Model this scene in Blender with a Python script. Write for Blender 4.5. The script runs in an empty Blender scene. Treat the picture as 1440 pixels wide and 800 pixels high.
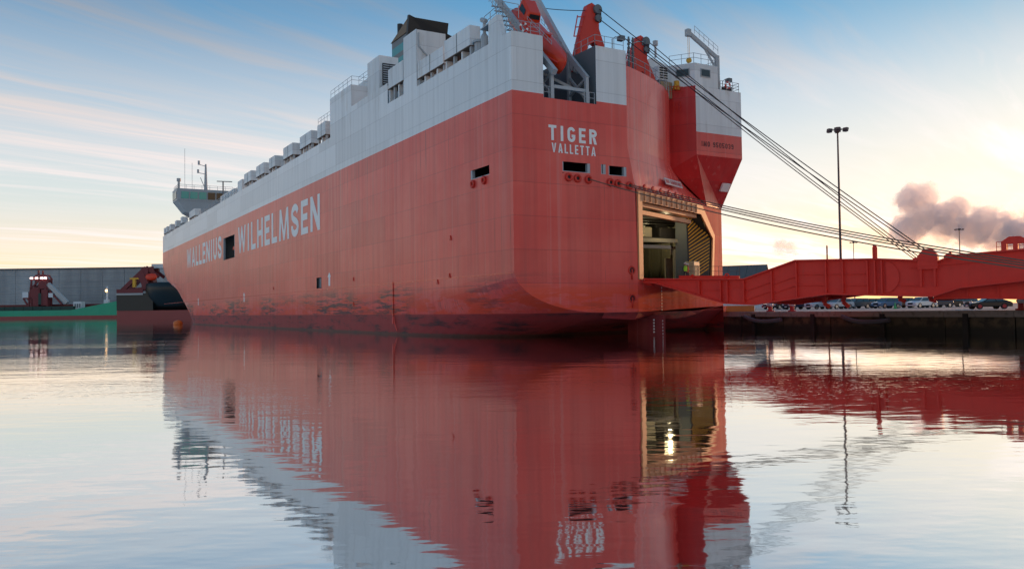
import bpy, math, random
from mathutils import Vector, Matrix
random.seed(7)
R = math.radians
scene = bpy.context.scene
col = scene.collection

# ------------------------------------------------------------------ camera
cam_d = bpy.data.cameras.new('camera'); cam = bpy.data.objects.new('camera', cam_d); col.objects.link(cam)
cam_d.sensor_width = 36; cam_d.lens = 36 * 1175.75 / 1440; cam_d.clip_end = 30000; cam_d.clip_start = .2
CAM_H = 2.6
_p, _r = R(1.704), R(.7785)
_fw = Vector((0, math.cos(_p), math.sin(_p))); _up0 = Vector((0, -math.sin(_p), math.cos(_p))); _rt0 = Vector((1, 0, 0))
_rt = _rt0 * math.cos(_r) - _up0 * math.sin(_r); _up = _rt0 * math.sin(_r) + _up0 * math.cos(_r)
_m = Matrix((_rt, _up, -_fw)).transposed().to_4x4(); _m.translation = (0, 0, CAM_H)
cam.matrix_world = _m
scene.camera = cam

# ------------------------------------------------------------------ light
SUN_AZ, SUN_EL = 41.0, 5.0
SUN_STRENGTH, SKY_STRENGTH, EXPOSURE = .14, .15, 3.8
sd = Vector((math.sin(R(SUN_AZ)) * math.cos(R(SUN_EL)), math.cos(R(SUN_AZ)) * math.cos(R(SUN_EL)), math.sin(R(SUN_EL))))
sl = bpy.data.lights.new('sun', 'SUN'); sl.energy = SUN_STRENGTH; sl.angle = R(1.5); sl.color = (1, .46, .20)
so = bpy.data.objects.new('sun', sl); col.objects.link(so); so.rotation_euler = sd.to_track_quat('Z', 'Y').to_euler(); so.location = (200, 100, 60)
scene.view_settings.view_transform = 'Standard'; scene.view_settings.look = 'None'
scene.cycles.volume_bounces = 4; scene.cycles.max_bounces = 10
scene.view_settings.exposure = EXPOSURE; scene.view_settings.gamma = 1

class NT:
    """small node-graph helper"""
    def __init__(s, tree): s.t = tree; s.n = tree.nodes; s.l = tree.links
    def new(s, typ, **k):
        n = s.n.new(typ)
        for a, b in k.items(): setattr(n, a, b)
        return n
    def put(s, sock, v):
        if isinstance(v, bpy.types.NodeSocket): s.l.new(v, sock)
        elif v is not None: sock.default_value = v
    def math(s, op, a, b=None, c=None, clamp=False):
        n = s.new('ShaderNodeMath', operation=op, use_clamp=clamp)
        s.put(n.inputs[0], a)
        if b is not None: s.put(n.inputs[1], b)
        if c is not None: s.put(n.inputs[2], c)
        return n.outputs[0]
    def vmath(s, op, a, b=None):
        n = s.new('ShaderNodeVectorMath', operation=op); s.put(n.inputs[0], a)
        if b is not None: s.put(n.inputs[1], b)
        return n.outputs['Value'] if op in ('DOT_PRODUCT', 'LENGTH', 'DISTANCE') else n.outputs[0]
    def mix(s, f, a, b, blend='MIX'):
        n = s.new('ShaderNodeMix', data_type='RGBA', blend_type=blend); s.put(n.inputs[0], f)
        s.put(n.inputs[6], a if isinstance(a, bpy.types.NodeSocket) else (*a, 1) if len(a) == 3 else a)
        s.put(n.inputs[7], b if isinstance(b, bpy.types.NodeSocket) else (*b, 1) if len(b) == 3 else b)
        return n.outputs[2]
    def ss(s, x, lo, hi):
        n = s.new('ShaderNodeMapRange', interpolation_type='SMOOTHSTEP'); s.put(n.inputs[0], x); n.inputs[1].default_value = lo; n.inputs[2].default_value = hi
        n.inputs[3].default_value = 0; n.inputs[4].default_value = 1
        return n.outputs[0]
    def noise(s, vec, scale=1, detail=4, rough=.55, dist=0):
        n = s.new('ShaderNodeTexNoise'); s.put(n.inputs['Vector'], vec); n.inputs['Scale'].default_value = scale
        n.inputs['Detail'].default_value = detail; n.inputs['Roughness'].default_value = rough; n.inputs['Distortion'].default_value = dist
        return n.outputs[0]
    def mapv(s, vec, scale=(1, 1, 1), loc=(0, 0, 0), rot=(0, 0, 0)):
        n = s.new('ShaderNodeMapping'); s.put(n.inputs[0], vec); n.inputs[1].default_value = loc; n.inputs[2].default_value = rot; n.inputs[3].default_value = scale
        return n.outputs[0]
    def sep(s, vec):
        n = s.new('ShaderNodeSeparateXYZ'); s.put(n.inputs[0], vec); return n.outputs
    def comb(s, x, y, z):
        n = s.new('ShaderNodeCombineXYZ'); s.put(n.inputs[0], x); s.put(n.inputs[1], y); s.put(n.inputs[2], z); return n.outputs[0]

# ------------------------------------------------------------------ sky
world = bpy.data.worlds.new('World'); scene.world = world; world.use_nodes = True
W = NT(world.node_tree); W.n.clear()
sky = W.new('ShaderNodeTexSky', sky_type='NISHITA', sun_disc=False)
sky.sun_elevation = R(SUN_EL); sky.sun_rotation = R(SUN_AZ); sky.altitude = 0
sky.air_density = 1.0; sky.dust_density = 1.2; sky.ozone_density = 1.5
d = W.new('ShaderNodeTexCoord').outputs['Generated']
dx, dy, dz = W.sep(d)
dzc = W.math('MAXIMUM', dz, .004)
zz = W.math('ADD', dzc, .012)
px, py = W.math('DIVIDE', dx, zz), W.math('DIVIDE', dy, zz)
az = R(38)
along = W.math('ADD', W.math('MULTIPLY', px, math.sin(az)), W.math('MULTIPLY', py, math.cos(az)))
across = W.math('SUBTRACT', W.math('MULTIPLY', px, math.cos(az)), W.math('MULTIPLY', py, math.sin(az)))
wob = W.noise(W.comb(W.math('MULTIPLY', along, .22), W.math('MULTIPLY', across, .35), 3.1), 1, 3)
ac2 = W.math('ADD', across, W.math('MULTIPLY', W.math('SUBTRACT', wob, .5), 1.3))
hair = W.noise(W.comb(W.math('MULTIPLY', along, .9), W.math('MULTIPLY', ac2, 9.0), 4.4), 1, 6, .6, .3)
fine = W.noise(W.comb(W.math('MULTIPLY', along, .28), W.math('MULTIPLY', ac2, 2.4), 1.7), 1, 7, .62)
soft = W.noise(W.comb(W.math('MULTIPLY', along, .12), W.math('MULTIPLY', ac2, .55), 9.3), 1, 4, .55)
band = W.math('MULTIPLY', W.ss(ac2, -5.5, -4.9), W.math('SUBTRACT', 1, W.ss(ac2, -4.0, -3.1)))
cl = W.math('MULTIPLY', band, W.math('ADD', .35, W.math('MULTIPLY', W.ss(fine, .36, .58), .65)))
cl = W.math('MAXIMUM', cl, W.math('MULTIPLY', W.math('MULTIPLY', W.ss(fine, .34, .62), W.ss(soft, .38, .58)), .85))
veil = W.math('MULTIPLY', W.ss(W.noise(W.comb(W.math('MULTIPLY', along, .10), W.math('MULTIPLY', ac2, .28), 21.0), 1, 5, .6), .38, .68), .45)
cl = W.math('MAXIMUM', cl, veil)
low = W.math('MULTIPLY', W.math('MULTIPLY', W.ss(fine, .45, .7), .5), W.math('SUBTRACT', 1, W.ss(dz, .05, .16)))
cl = W.math('MAXIMUM', cl, low)
# condensation trail
tw = W.noise(W.comb(W.math('MULTIPLY', along, 6), W.math('MULTIPLY', across, 6), 0), 1, 3)
tr = W.math('ABSOLUTE', W.math('ADD', W.math('ADD', across, 5.62), W.math('MULTIPLY', W.math('SUBTRACT', tw, .5), .12)))
trail = W.math('MULTIPLY', W.math('SUBTRACT', 1, W.ss(tr, .03, .16)), W.math('SUBTRACT', 1, W.ss(along, 4.4, 5.6)))
trail = W.math('MULTIPLY', trail, W.ss(along, -6, -2))
cl = W.math('MAXIMUM', cl, W.math('MULTIPLY', trail, 1.0))
cl = W.math('MULTIPLY', cl, W.ss(dz, .0, .04))
gm = W.new('ShaderNodeGamma'); W.put(gm.inputs[0], sky.outputs[0]); gm.inputs[1].default_value = .35; skycol = gm.outputs[0]
tint = W.mix(W.ss(dz, .10, .37), W.mix(W.ss(dz, .0, .13), (1.12, .77, .56), (.53, .535, .55)), (.036, .155, .27))
skycol = W.mix(1.0, skycol, tint, 'MULTIPLY')
l0 = W.new('ShaderNodeRGBToBW'); W.put(l0.inputs[0], skycol)
skycol = W.vmath('DIVIDE', skycol, W.vmath('ADD', (1, 1, 1), W.vmath('MULTIPLY', W.comb(l0.outputs[0], l0.outputs[0], l0.outputs[0]), (1.25, 1.25, 1.25))))
lum = W.new('ShaderNodeRGBToBW'); W.put(lum.inputs[0], skycol)
cloudcol = W.vmath('MULTIPLY', W.comb(lum.outputs[0], lum.outputs[0], lum.outputs[0]), (1.30, 1.17, 1.14))
cl = W.math('MULTIPLY', cl, W.math('ADD', .62, W.math('MULTIPLY', W.ss(hair, .34, .66), .42)))
skyfin = W.mix(W.math('MULTIPLY', cl, .95), skycol, cloudcol)
bg = W.new('ShaderNodeBackground'); W.put(bg.inputs[0], skyfin); bg.inputs[1].default_value = SKY_STRENGTH
W.l.new(bg.outputs[0], W.new('ShaderNodeOutputWorld').inputs[0])

# ------------------------------------------------------------------ materials
def mat(name):
    m = bpy.data.materials.new(name); m.use_nodes = True
    g = NT(m.node_tree); g.n.clear()
    b = g.new('ShaderNodeBsdfPrincipled'); o = g.new('ShaderNodeOutputMaterial'); g.l.new(b.outputs[0], o.inputs[0])
    return m, g, b
def plain(name, c, rough=.5, metal=0, var=.18, nscale=2.0, rust=0, bump=0):
    m, g, b = mat(name)
    oc = g.new('ShaderNodeTexCoord').outputs['Object']
    n = g.noise(oc, nscale, 5)
    cc = g.mix(g.math('MULTIPLY', g.math('SUBTRACT', n, .3), var * 2), c, tuple(v * .55 for v in c))
    st = g.noise(g.mapv(oc, (3, 3, .12)), nscale, 4)
    cc = g.mix(g.math('MULTIPLY', g.ss(st, .5, .8), var), cc, tuple(v * .6 for v in c))
    if rust:
        rn = g.noise(g.mapv(oc, (1.6, 1.6, .22)), 1.3, 6, .65)
        cc = g.mix(g.math('MULTIPLY', g.ss(rn, .58, .74), rust), cc, (.19, .09, .045))
    g.put(b.inputs['Base Color'], cc); b.inputs['Roughness'].default_value = rough; b.inputs['Metallic'].default_value = metal
    if bump:
        bp = g.new('ShaderNodeBump'); bp.inputs[0].default_value = bump; bp.inputs[1].default_value = .02; g.put(bp.inputs['Height'], g.noise(oc, nscale * 6, 4)); g.put(b.inputs['Normal'], bp.outputs[0])
    return m
def emit(name, c, s):
    m, g, b = mat(name); b.inputs['Base Color'].default_value = (*c, 1); b.inputs['Emission Color'].default_value = (*c, 1); b.inputs['Emission Strength'].default_value = s; return m

RED, WHITE, BOOT = (.80, .066, .050), (.78, .80, .80), (.36, .030, .028)
def hull_paint(name, zones=True, red=RED, white_only=False, rough=.28):
    m, g, b = mat(name)
    oc = g.new('ShaderNodeTexCoord').outputs['Object']; x, y, z = g.sep(oc)
    h = g.math('ADD', g.math('MULTIPLY', x, .93), y)
    big = g.noise(g.mapv(oc, (.10, .10, .16)), 1, 4)
    streak = g.noise(g.mapv(oc, (1.5, 1.5, .045)), 1, 5, .6)
    streak2 = g.noise(g.mapv(oc, (.5, .5, .03), (7, 3, 1)), 1, 4, .6)
    redc = g.mix(g.ss(big, .35, .7), red, (red[0] * 1.06, red[1] * 1.7, red[2] * 1.65))
    redc = g.mix(g.math('MULTIPLY', g.ss(streak, .42, .70), .24), redc, tuple(v * .55 for v in red))
    redc = g.mix(g.math('MULTIPLY', g.ss(streak2, .48, .75), .25), redc, (.50, .14, .12))
    run = g.noise(g.mapv(oc, (3.2, 3.2, .035), (4, 9, 2)), 1, 3, .5); runm = g.ss(g.noise(g.mapv(oc, (.07, .07, .12), (8, 1, 4)), 1, 3), .45, .62)
    redc = g.mix(g.math('MULTIPLY', g.math('MULTIPLY', g.ss(run, .60, .70), runm), .5), redc, (.22, .035, .028))
    pale = g.noise(g.mapv(oc, (2.1, 2.1, .03), (14, 3, 2)), 1, 3, .5)
    redc = g.mix(g.math('MULTIPLY', g.ss(pale, .58, .70), .22), redc, (.70, .30, .26))
    # plate by plate tone
    pz = g.math('FLOOR', g.math('DIVIDE', g.math('ADD', z, .9), 2.85)); pyy = g.math('FLOOR', g.math('ADD', g.math('DIVIDE', h, 11.5), g.math('MULTIPLY', pz, .37)))
    wn = g.new('ShaderNodeTexWhiteNoise', noise_dimensions='2D'); g.put(wn.inputs['Vector'], g.comb(pz, pyy, 0))
    tone = g.math('ADD', .9, g.math('MULTIPLY', wn.outputs[0], .17))
    # lower hull: repair patches and scuffs
    zone = g.math('MULTIPLY', g.ss(z, 1.9, 2.4), g.math('SUBTRACT', 1, g.ss(z, 3.6, 5.4)))
    pn = g.noise(g.mapv(oc, (.16, .16, .8), (2, 1, 0)), 1, 7, .7)
    redc = g.mix(g.math('MULTIPLY', g.math('MULTIPLY', zone, g.ss(pn, .47, .53)), .9), redc, (.80, .06, .015))
    zone2 = g.math('MULTIPLY', g.ss(z, 1.5, 2.6), g.math('SUBTRACT', 1, g.ss(z, 4.2, 6.0)))
    sn = g.noise(g.mapv(oc, (.13, .13, 1.9), (11, 5, 0)), 1, 9, .8)
    redc = g.mix(g.math('MULTIPLY', g.math('MULTIPLY', g.math('MULTIPLY', zone2, g.ss(g.noise(g.mapv(oc, (.05, .05, .1), (3, 7, 1)), 1, 3), .45, .58)), g.ss(sn, .48, .53)), .9), redc, (.035, .030, .032))
    if zones:
        boot = g.mix(g.ss(g.noise(g.mapv(oc, (.2, .2, 1.2)), 1, 6, .7), .48, .68), BOOT, (.06, .018, .02))
        redc = g.mix(g.ss(z, 2.16, 2.26), boot, redc)
        growth = g.math('SUBTRACT', 1, g.ss(g.math('ADD', z, g.math('MULTIPLY', streak, .3)), .3, .5))
        redc = g.mix(g.math('MULTIPLY', growth, .75), redc, (.085, .055, .035))
    wc = g.mix(g.math('MULTIPLY', g.ss(streak, .38, .75), .42), WHITE, tuple(v * .66 for v in WHITE))
    rn = g.noise(g.mapv(oc, (1.1, 1.1, .1), (5, 0, 0)), 1, 6, .7)
    wc = g.mix(g.math('MULTIPLY', g.ss(rn, .6, .78), .45), wc, (.34, .26, .18))
    topw = g.math('MULTIPLY', g.ss(z, 23.5, 26.2), g.ss(g.noise(g.mapv(oc, (.35, .35, .08), (1, 2, 3)), 1, 5, .7), .55, .75))
    wc = g.mix(g.math('MULTIPLY', topw, .5), wc, (.36, .25, .15))
    cc = wc if white_only else (g.mix(g.math('GREATER_THAN', z, 21.03), redc, wc) if zones else redc)
    # welded seams
    def line(v, period, w):
        f = g.math('ABSOLUTE', g.math('SUBTRACT', g.math('FRACT', g.math('DIVIDE', v, period)), .5))
        return g.math('GREATER_THAN', f, .5 - w / period)
    hz = line(g.math('ADD', z, .9), 2.85, .03)
    vt = line(g.math('ADD', h, g.math('MULTIPLY', pz, 4.25)), 11.5, .03)
    seam = g.math('MAXIMUM', g.math('MULTIPLY', hz, g.math('ADD', .35, g.math('MULTIPLY', big, .9))), g.math('MULTIPLY', vt, .35))
    cc = g.mix(1.0, cc, g.comb(tone, tone, tone), 'MULTIPLY')
    cc = g.mix(g.math('MULTIPLY', seam, .42), cc, g.mix(.6, cc, (.06, .02, .02)))
    g.put(b.inputs['Base Color'], cc)
    g.put(b.inputs['Roughness'], g.math('ADD', g.math('ADD', rough, g.math('MULTIPLY', g.math('SUBTRACT', 1, g.ss(z, 1.5, 6)), .3)), g.math('MULTIPLY', streak, .18)))
    bp = g.new('ShaderNodeBump'); bp.inputs[0].default_value = .55; bp.inputs[1].default_value = .05
    dent = g.math('ADD', g.noise(g.mapv(oc, (.45, .45, .7)), 1, 2), g.math('MULTIPLY', g.math('SINE', g.math('MULTIPLY', h, 2 * math.pi / 2.4)), .16))
    g.put(bp.inputs['Height'], g.math('ADD', g.math('MULTIPLY', dent, 1.0), g.math('MULTIPLY', seam, .35)))
    g.put(b.inputs['Normal'], bp.outputs[0])
    return m
M = {}
M['hull'] = hull_paint('hull_paint')
M['hull_red'] = hull_paint('hull_red_paint', zones=False, rough=.16)
M['bridgegrey'] = plain('bridge_grey_paint', (.36, .42, .46), .45, rust=.3)
M['white'] = hull_paint('white_ship_paint', white_only=True, rough=.4)
M['grey'] = plain('grey_deck_paint', (.13, .155, .17), .55, rust=.35)
M['lgrey'] = plain('light_grey_paint', (.42, .45, .47), .5, rust=.5)
M['dark'] = plain('dark_interior_paint', (.028, .028, .03), .7)
M['black'] = plain('black_paint', (.018, .02, .022), .5)
M['orange'] = plain('lifeboat_orange', (.72, .045, .008), .35, var=.12)
M['redgear'] = plain('red_gear_paint', (.66, .03, .012), .45, var=.12, rust=.15)
M['ramp'] = plain('ramp_red_paint', (.82, .032, .014), .62, var=.22, nscale=1.1, rust=.2, bump=.3)
M['frame'] = plain('door_frame_glow_paint', (.62, .26, .11), .5, var=.3, rust=.3)  # orange light falling on the frame is mixed into its paint colour
M['letter'] = plain('white_lettering_paint', (.90, .88, .85), .5, var=.12)
M['dletter'] = plain('dark_lettering_paint', (.09, .012, .014), .5)
M['glass'] = plain('dark_window_glass', (.02, .035, .04), .06, var=.05)
M['tealglass'] = plain('green_tinted_bridge_glass', (.05, .42, .38), .1, var=.1)
M['teal'] = plain('teal_funnel_band', (.06, .34, .36), .5)
M['funnelgrey'] = plain('funnel_grey', (.16, .18, .19), .5)
M['brown'] = plain('sooty_tan_funnel_plate', (.19, .13, .075), .6, rust=.4)
M['cable'] = plain('wire_rope_steel', (.035, .018, .018), .6)
M['rope'] = plain('tan_mooring_rope', (.16, .11, .075), .85)
M['yellow'] = plain('yellow_paint', (.70, .36, .02), .5)
M['rubber'] = plain('black_rubber', (.02, .02, .021), .75)
M['chrome'] = plain('alloy_metal', (.5, .5, .52), .25, 1)

# ------------------------------------------------------------------ mesh builder
class MB:
    def __init__(s): s.v = []; s.f = []
    def quad(s, *p):
        i = len(s.v); s.v += [tuple(q) for q in p]; s.f.append(tuple(range(i, i + len(p)))); return s
    poly = quad
    def box(s, x0, x1, y0, y1, z0, z1):
        i = len(s.v); s.v += [(x0, y0, z0), (x1, y0, z0), (x1, y1, z0), (x0, y1, z0), (x0, y0, z1), (x1, y0, z1), (x1, y1, z1), (x0, y1, z1)]
        s.f += [tuple(i + k for k in q) for q in ((0, 3, 2, 1), (4, 5, 6, 7), (0, 1, 5, 4), (1, 2, 6, 5), (2, 3, 7, 6), (3, 0, 4, 7))]; return s
    def prism(s, base, off):
        """closed prism: polygon base (3-d points) swept by off"""
        i = len(s.v); n = len(base); o = Vector(off)
        s.v += [tuple(p) for p in base] + [tuple(Vector(p) + o) for p in base]
        s.f.append(tuple(range(i + n - 1, i - 1, -1))); s.f.append(tuple(range(i + n, i + 2 * n)))
        for k in range(n):
            l = (k + 1) % n; s.f.append((i + k, i + l, i + n + l, i + n + k))
        return s
    def bar(s, a, b, w, h=None, up=(0, 0, 1)):
        h = h or w; a, b = Vector(a), Vector(b); t = (b - a).normalized(); u = Vector(up)
        if abs(t.dot(u)) > .98: u = Vector((1, 0, 0))
        r = t.cross(u).normalized(); u = r.cross(t)
        return s.prism([a + r * (w / 2 * i) + u * (h / 2 * j) for i, j in ((-1, -1), (1, -1), (1, 1), (-1, 1))], b - a)
    def tube(s, pts, r, n=6, cap=True):
        pts = [Vector(p) for p in pts]; rings = []
        rr = r if isinstance(r, (list, tuple)) else [r] * len(pts)
        for k, p in enumerate(pts):
            t = (pts[min(k + 1, len(pts) - 1)] - pts[max(k - 1, 0)]).normalized()
            u = Vector((0, 0, 1)) if abs(t.z) < .95 else Vector((1, 0, 0))
            a = t.cross(u).normalized(); b2 = a.cross(t); i = len(s.v); rings.append(i)
            s.v += [tuple(p + (a * math.cos(q) + b2 * math.sin(q)) * rr[k]) for q in (2 * math.pi * j / n for j in range(n))]
        for k in range(len(rings) - 1):
            for j in range(n):
                l = (j + 1) % n; s.f.append((rings[k] + j, rings[k] + l, rings[k + 1] + l, rings[k + 1] + j))
        if cap: s.f.append(tuple(range(rings[0], rings[0] + n))[::-1]); s.f.append(tuple(range(rings[-1], rings[-1] + n)))
        return s
    def torus(s, c, axis, R0, r, n=20, m=8, scale_up=1.0):
        c = Vector(c); ax = Vector(axis).normalized(); u = ax.cross(Vector((0, 0, 1)) if abs(ax.z) < .9 else Vector((1, 0, 0))).normalized(); w = ax.cross(u); i = len(s.v)
        for k in range(n):
            a = 2 * math.pi * k / n; e = u * math.cos(a) + w * math.sin(a)
            for j in range(m):
                b = 2 * math.pi * j / m; s.v.append(tuple(c + e * (R0 + r * math.cos(b)) + ax * (r * math.sin(b))))
        for k in range(n):
            for j in range(m):
                s.f.append((i + k * m + j, i + ((k + 1) % n) * m + j, i + ((k + 1) % n) * m + (j + 1) % m, i + k * m + (j + 1) % m))
        return s
    def loft(s, rings, caps=True, closed=True):
        i = len(s.v); n = len(rings[0])
        for rg in rings: s.v += [tuple(p) for p in rg]
        for k in range(len(rings) - 1):
            for j in range(n if closed else n - 1):
                l = (j + 1) % n; s.f.append((i + k * n + j, i + k * n + l, i + (k + 1) * n + l, i + (k + 1) * n + j))
        if caps: s.f.append(tuple(range(i, i + n))[::-1]); e = i + (len(rings) - 1) * n; s.f.append(tuple(range(e, e + n)))
        return s
    def rail(s, pts, h=1.05, step=1.6, r=.028, mids=(.55,)):
        """railing along a polyline: posts plus rails"""
        pts = [Vector(p) for p in pts]
        for a, b in zip(pts, pts[1:]):
            L = (b - a).length; n = max(1, round(L / step))
            for k in range(n + 1):
                p = a.lerp(b, k / n); s.tube([p, p + Vector((0, 0, h))], r, 5)
            for m_ in (*mids, 1.0): s.tube([a + Vector((0, 0, h * m_)), b + Vector((0, 0, h * m_))], r * .9, 5)
        return s
    def build(s, name, m, parent=None, base=None, smooth=False, bevel=0, loc=None):
        me = bpy.data.meshes.new(name)
        b = Vector(base) if base is not None else Vector((0, 0, 0))
        me.from_pydata([tuple(Vector(v) - b) for v in s.v], [], s.f); me.validate()
        if isinstance(m, str): m = M[m]
        me.materials.append(m)
        if smooth:
            for p in me.polygons: p.use_smooth = True
        o = bpy.data.objects.new(name, me); col.objects.link(o)
        if parent: o.parent = parent
        if loc is not None: o.location = loc
        if bevel:
            md = o.modifiers.new('bevel', 'BEVEL'); md.width = bevel; md.segments = 2; md.limit_method = 'ANGLE'
        return o
def tag(o, label=None, cat=None, group=None, kind=None):
    if label: o['label'] = label
    if cat: o['category'] = cat
    if group: o['group'] = group
    if kind: o['kind'] = kind
    return o
def empty(name, loc, rz=0, label=None, cat=None, group=None):
    o = bpy.data.objects.new(name, None); col.objects.link(o); o.location = loc; o.rotation_euler = (0, 0, rz); o.empty_display_size = .2
    return tag(o, label, cat, group)
def copy_tree(o, parent=None):
    c = o.copy(); col.objects.link(c); c.parent = parent
    for ch in [q for q in o.children]: copy_tree(ch, c)
    return c

# lettering: own upright sans alphabet, outlines in metres
def glyph(ch, w, h, t):
    P = []; tv = t * .92
    def rect(x0, x1, y0, y1): P.append([(x0, y0), (x1, y0), (x1, y1), (x0, y1)])
    def strip(c):
        n = len(c); L = []; Rr = []
        for k in range(n):
            a = Vector(c[max(k - 1, 0)]); b = Vector(c[min(k + 1, n - 1)]); q = (b - a).normalized(); nn = Vector((-q.y, q.x)) * t / 2
            L.append(Vector(c[k]) + nn); Rr.append(Vector(c[k]) - nn)
        for k in range(n - 1): P.append([tuple(L[k]), tuple(L[k + 1]), tuple(Rr[k + 1]), tuple(Rr[k])])
    def arc(cx, cy, rx, ry, a0, a1, n=9): return [(cx + rx * math.cos(R(a0 + (a1 - a0) * k / n)), cy + ry * math.sin(R(a0 + (a1 - a0) * k / n))) for k in range(n + 1)]
    e = t / 2
    if ch == 'I': rect(w / 2 - e, w / 2 + e, 0, h)
    elif ch == 'L': rect(0, t, 0, h); rect(t, w, 0, tv)
    elif ch == 'E': rect(0, t, 0, h); rect(t, w, 0, tv); rect(t, w, h - tv, h); rect(t, w * .92, h / 2 - tv / 2, h / 2 + tv / 2)
    elif ch == 'H': rect(0, t, 0, h); rect(w - t, w, 0, h); rect(t, w - t, h / 2 - tv / 2, h / 2 + tv / 2)
    elif ch == 'T': rect(w / 2 - e, w / 2 + e, 0, h - tv); rect(0, w, h - tv, h)
    elif ch == 'V': P.append([(0, h), (w / 2 - e * .95, 0), (w / 2 + e * .95, 0), (w, h), (w - t * 1.12, h), (w / 2, t * 1.25), (t * 1.12, h)])
    elif ch == 'A':
        P.append([(0, 0), (t * 1.12, 0), (w / 2, h - t * 1.25), (w - t * 1.12, 0), (w, 0), (w / 2 + e * .95, h), (w / 2 - e * .95, h)])
        y0, y1 = h * .2, h * .2 + tv * .85; k = (w / 2 - t * 1.12) / (h - t * 1.25)
        P.append([(t * 1.12 + k * y0, y0), (w - t * 1.12 - k * y0, y0), (w - t * 1.12 - k * y1, y1), (t * 1.12 + k * y1, y1)])
    elif ch == 'N': P.append([(0, 0), (t, 0), (t, h - t * 1.9), (w - t, 0), (w, 0), (w, h), (w - t, h), (w - t, t * 1.9), (t, h), (0, h)])
    elif ch == 'M': P.append([(0, 0), (t, 0), (t * 1.25, h * .62), (w / 2 - e * .7, 0), (w / 2 + e * .7, 0), (w - t * 1.25, h * .62), (w - t, 0), (w, 0), (w - t * .45, h), (w - t * 1.4, h), (w / 2, t * 1.3), (t * 1.4, h), (t * .45, h)])
    elif ch == 'W': P.append([(0, h), (w * .25 - e * .6, 0), (w * .25 + e * .6, 0), (w / 2, h * .6), (w * .75 - e * .6, 0), (w * .75 + e * .6, 0), (w, h), (w - t, h), (w * .75, t * 1.7), (w / 2 + e * .55, h), (w / 2 - e * .55, h), (w * .25, t * 1.7), (t, h)])
    elif ch == 'U': strip([(e, h)] + arc(w / 2, w / 2, w / 2 - e, w / 2 - e, 180, 360, 10) + [(w - e, h)])
    elif ch in 'O0': strip(arc(w / 2, h - w / 2, w / 2 - e, w / 2 - e, 0, 180) + arc(w / 2, w / 2, w / 2 - e, w / 2 - e, 180, 360) + [(w - e, h - w / 2)])
    elif ch == 'S':
        r1 = h / 4 - e * .5
        strip([(w - e, h - e - r1 * .8)] + arc(w / 2, h - e - r1, w / 2 - e, r1, 15, 200, 9) + [(w * .3, h / 2 + e * .5), (w * .7, h / 2 - e * .5)] + arc(w / 2, e + r1, w / 2 - e, r1, 20, -195, 10))
    elif ch == 'G': strip(arc(w / 2, h - w / 2, w / 2 - e, w / 2 - e, 12, 180) + arc(w / 2, w / 2, w / 2 - e, w / 2 - e, 180, 360) + [(w - e, h * .5)]); rect(w * .52, w - t, h * .5 - tv, h * .5)
    elif ch == 'R':
        rect(0, t, 0, h); r1 = h * .27 - e
        strip([(t, h - e), (w * .5, h - e)] + arc(w * .5, h - e - r1, w * .5 - e, r1, 80, -80, 8) + [(w * .5, h - e - 2 * r1), (t, h - e - 2 * r1)])
        P.append([(w * .42, h - t - 2 * r1), (w * .75, h - t - 2 * r1), (w, 0), (w - t * 1.15, 0)])
    elif ch == 'K': rect(0, t, 0, h); P.append([(t, h * .35), (w - t * 1.2, 0), (w, 0), (w * .55, h * .55), (w, h), (w - t * 1.2, h), (t, h * .6)])
    elif ch == '5': rect(0, w, h - tv, h); rect(0, t, h * .52, h - tv); r1 = h * .29 - e; strip([(0, h * .58 - e), (w * .5, h * .58 - e)] + arc(w * .5, e + r1, w * .5 - e, r1, 85, -170, 12))
    elif ch == '3': r1 = h / 4 - e * .5; strip(arc(w / 2, h - e - r1, w / 2 - e, r1, 165, -80, 9) + arc(w / 2, e + r1, w / 2 - e, r1, 80, -165, 9))
    elif ch == '9': r1 = h * .29 - e; strip(arc(w / 2, h - e - r1, w / 2 - e, r1, -20, 340, 14)); strip([(w - e, h - e - r1 - .02), (w - e, h * .35)] + arc(w / 2, e + r1, w / 2 - e, r1, -5, -165, 7))
    return P
def word(text, origin, ux, uz, height, length, t, gap, m, parent):
    """one small mesh per letter, laid along ux from origin"""
    rel = {'I': .42, 'W': 1.45, 'M': 1.35, ' ': .6, 'A': 1.05, 'V': 1.05, 'N': 1.0, 'L': .78, 'E': .8, 'T': .9}
    tot = sum(rel.get(c, .92) for c in text) + gap * (len(text) - 1); k = length / tot
    o, ux, uz = Vector(origin), Vector(ux), Vector(uz); x = 0
    for c in text:
        w = rel.get(c, .92) * k; mb = MB()
        for p in glyph(c, w, height, t): mb.poly(*[o + ux * (x + a) + uz * b for a, b in p])
        if mb.f: mb.build('letter', m, parent)
        x += w + gap * k

# ================================================================== WATER
m, g, b = mat('harbour_water')
oc = g.new('ShaderNodeTexCoord').outputs['Object']
gl = g.new('ShaderNodeBsdfGlossy'); gl.inputs['Roughness'].default_value = .035; gl.inputs[0].default_value = (.97, .97, .96, 1)
df = g.new('ShaderNodeBsdfDiffuse'); df.inputs[0].default_value = (.012, .018, .018, 1)
fr = g.new('ShaderNodeFresnel'); fr.inputs[0].default_value = 1.33
mx = g.new('ShaderNodeMixShader'); g.put(mx.inputs[0], g.math('ADD', .8, g.math('MULTIPLY', fr.outputs[0], .2))); g.l.new(df.outputs[0], mx.inputs[1]); g.l.new(gl.outputs[0], mx.inputs[2])
g.n.remove(b); g.l.new(mx.outputs[0], [n for n in g.n if n.type == 'OUTPUT_MATERIAL'][0].inputs[0])
w1 = g.noise(g.mapv(oc, (.16, .34, 1), rot=(0, 0, R(8))), 1, 2, .5)
w2 = g.noise(g.mapv(oc, (.7, 1.5, 1), rot=(0, 0, R(-12))), 1, 2, .5)
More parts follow.
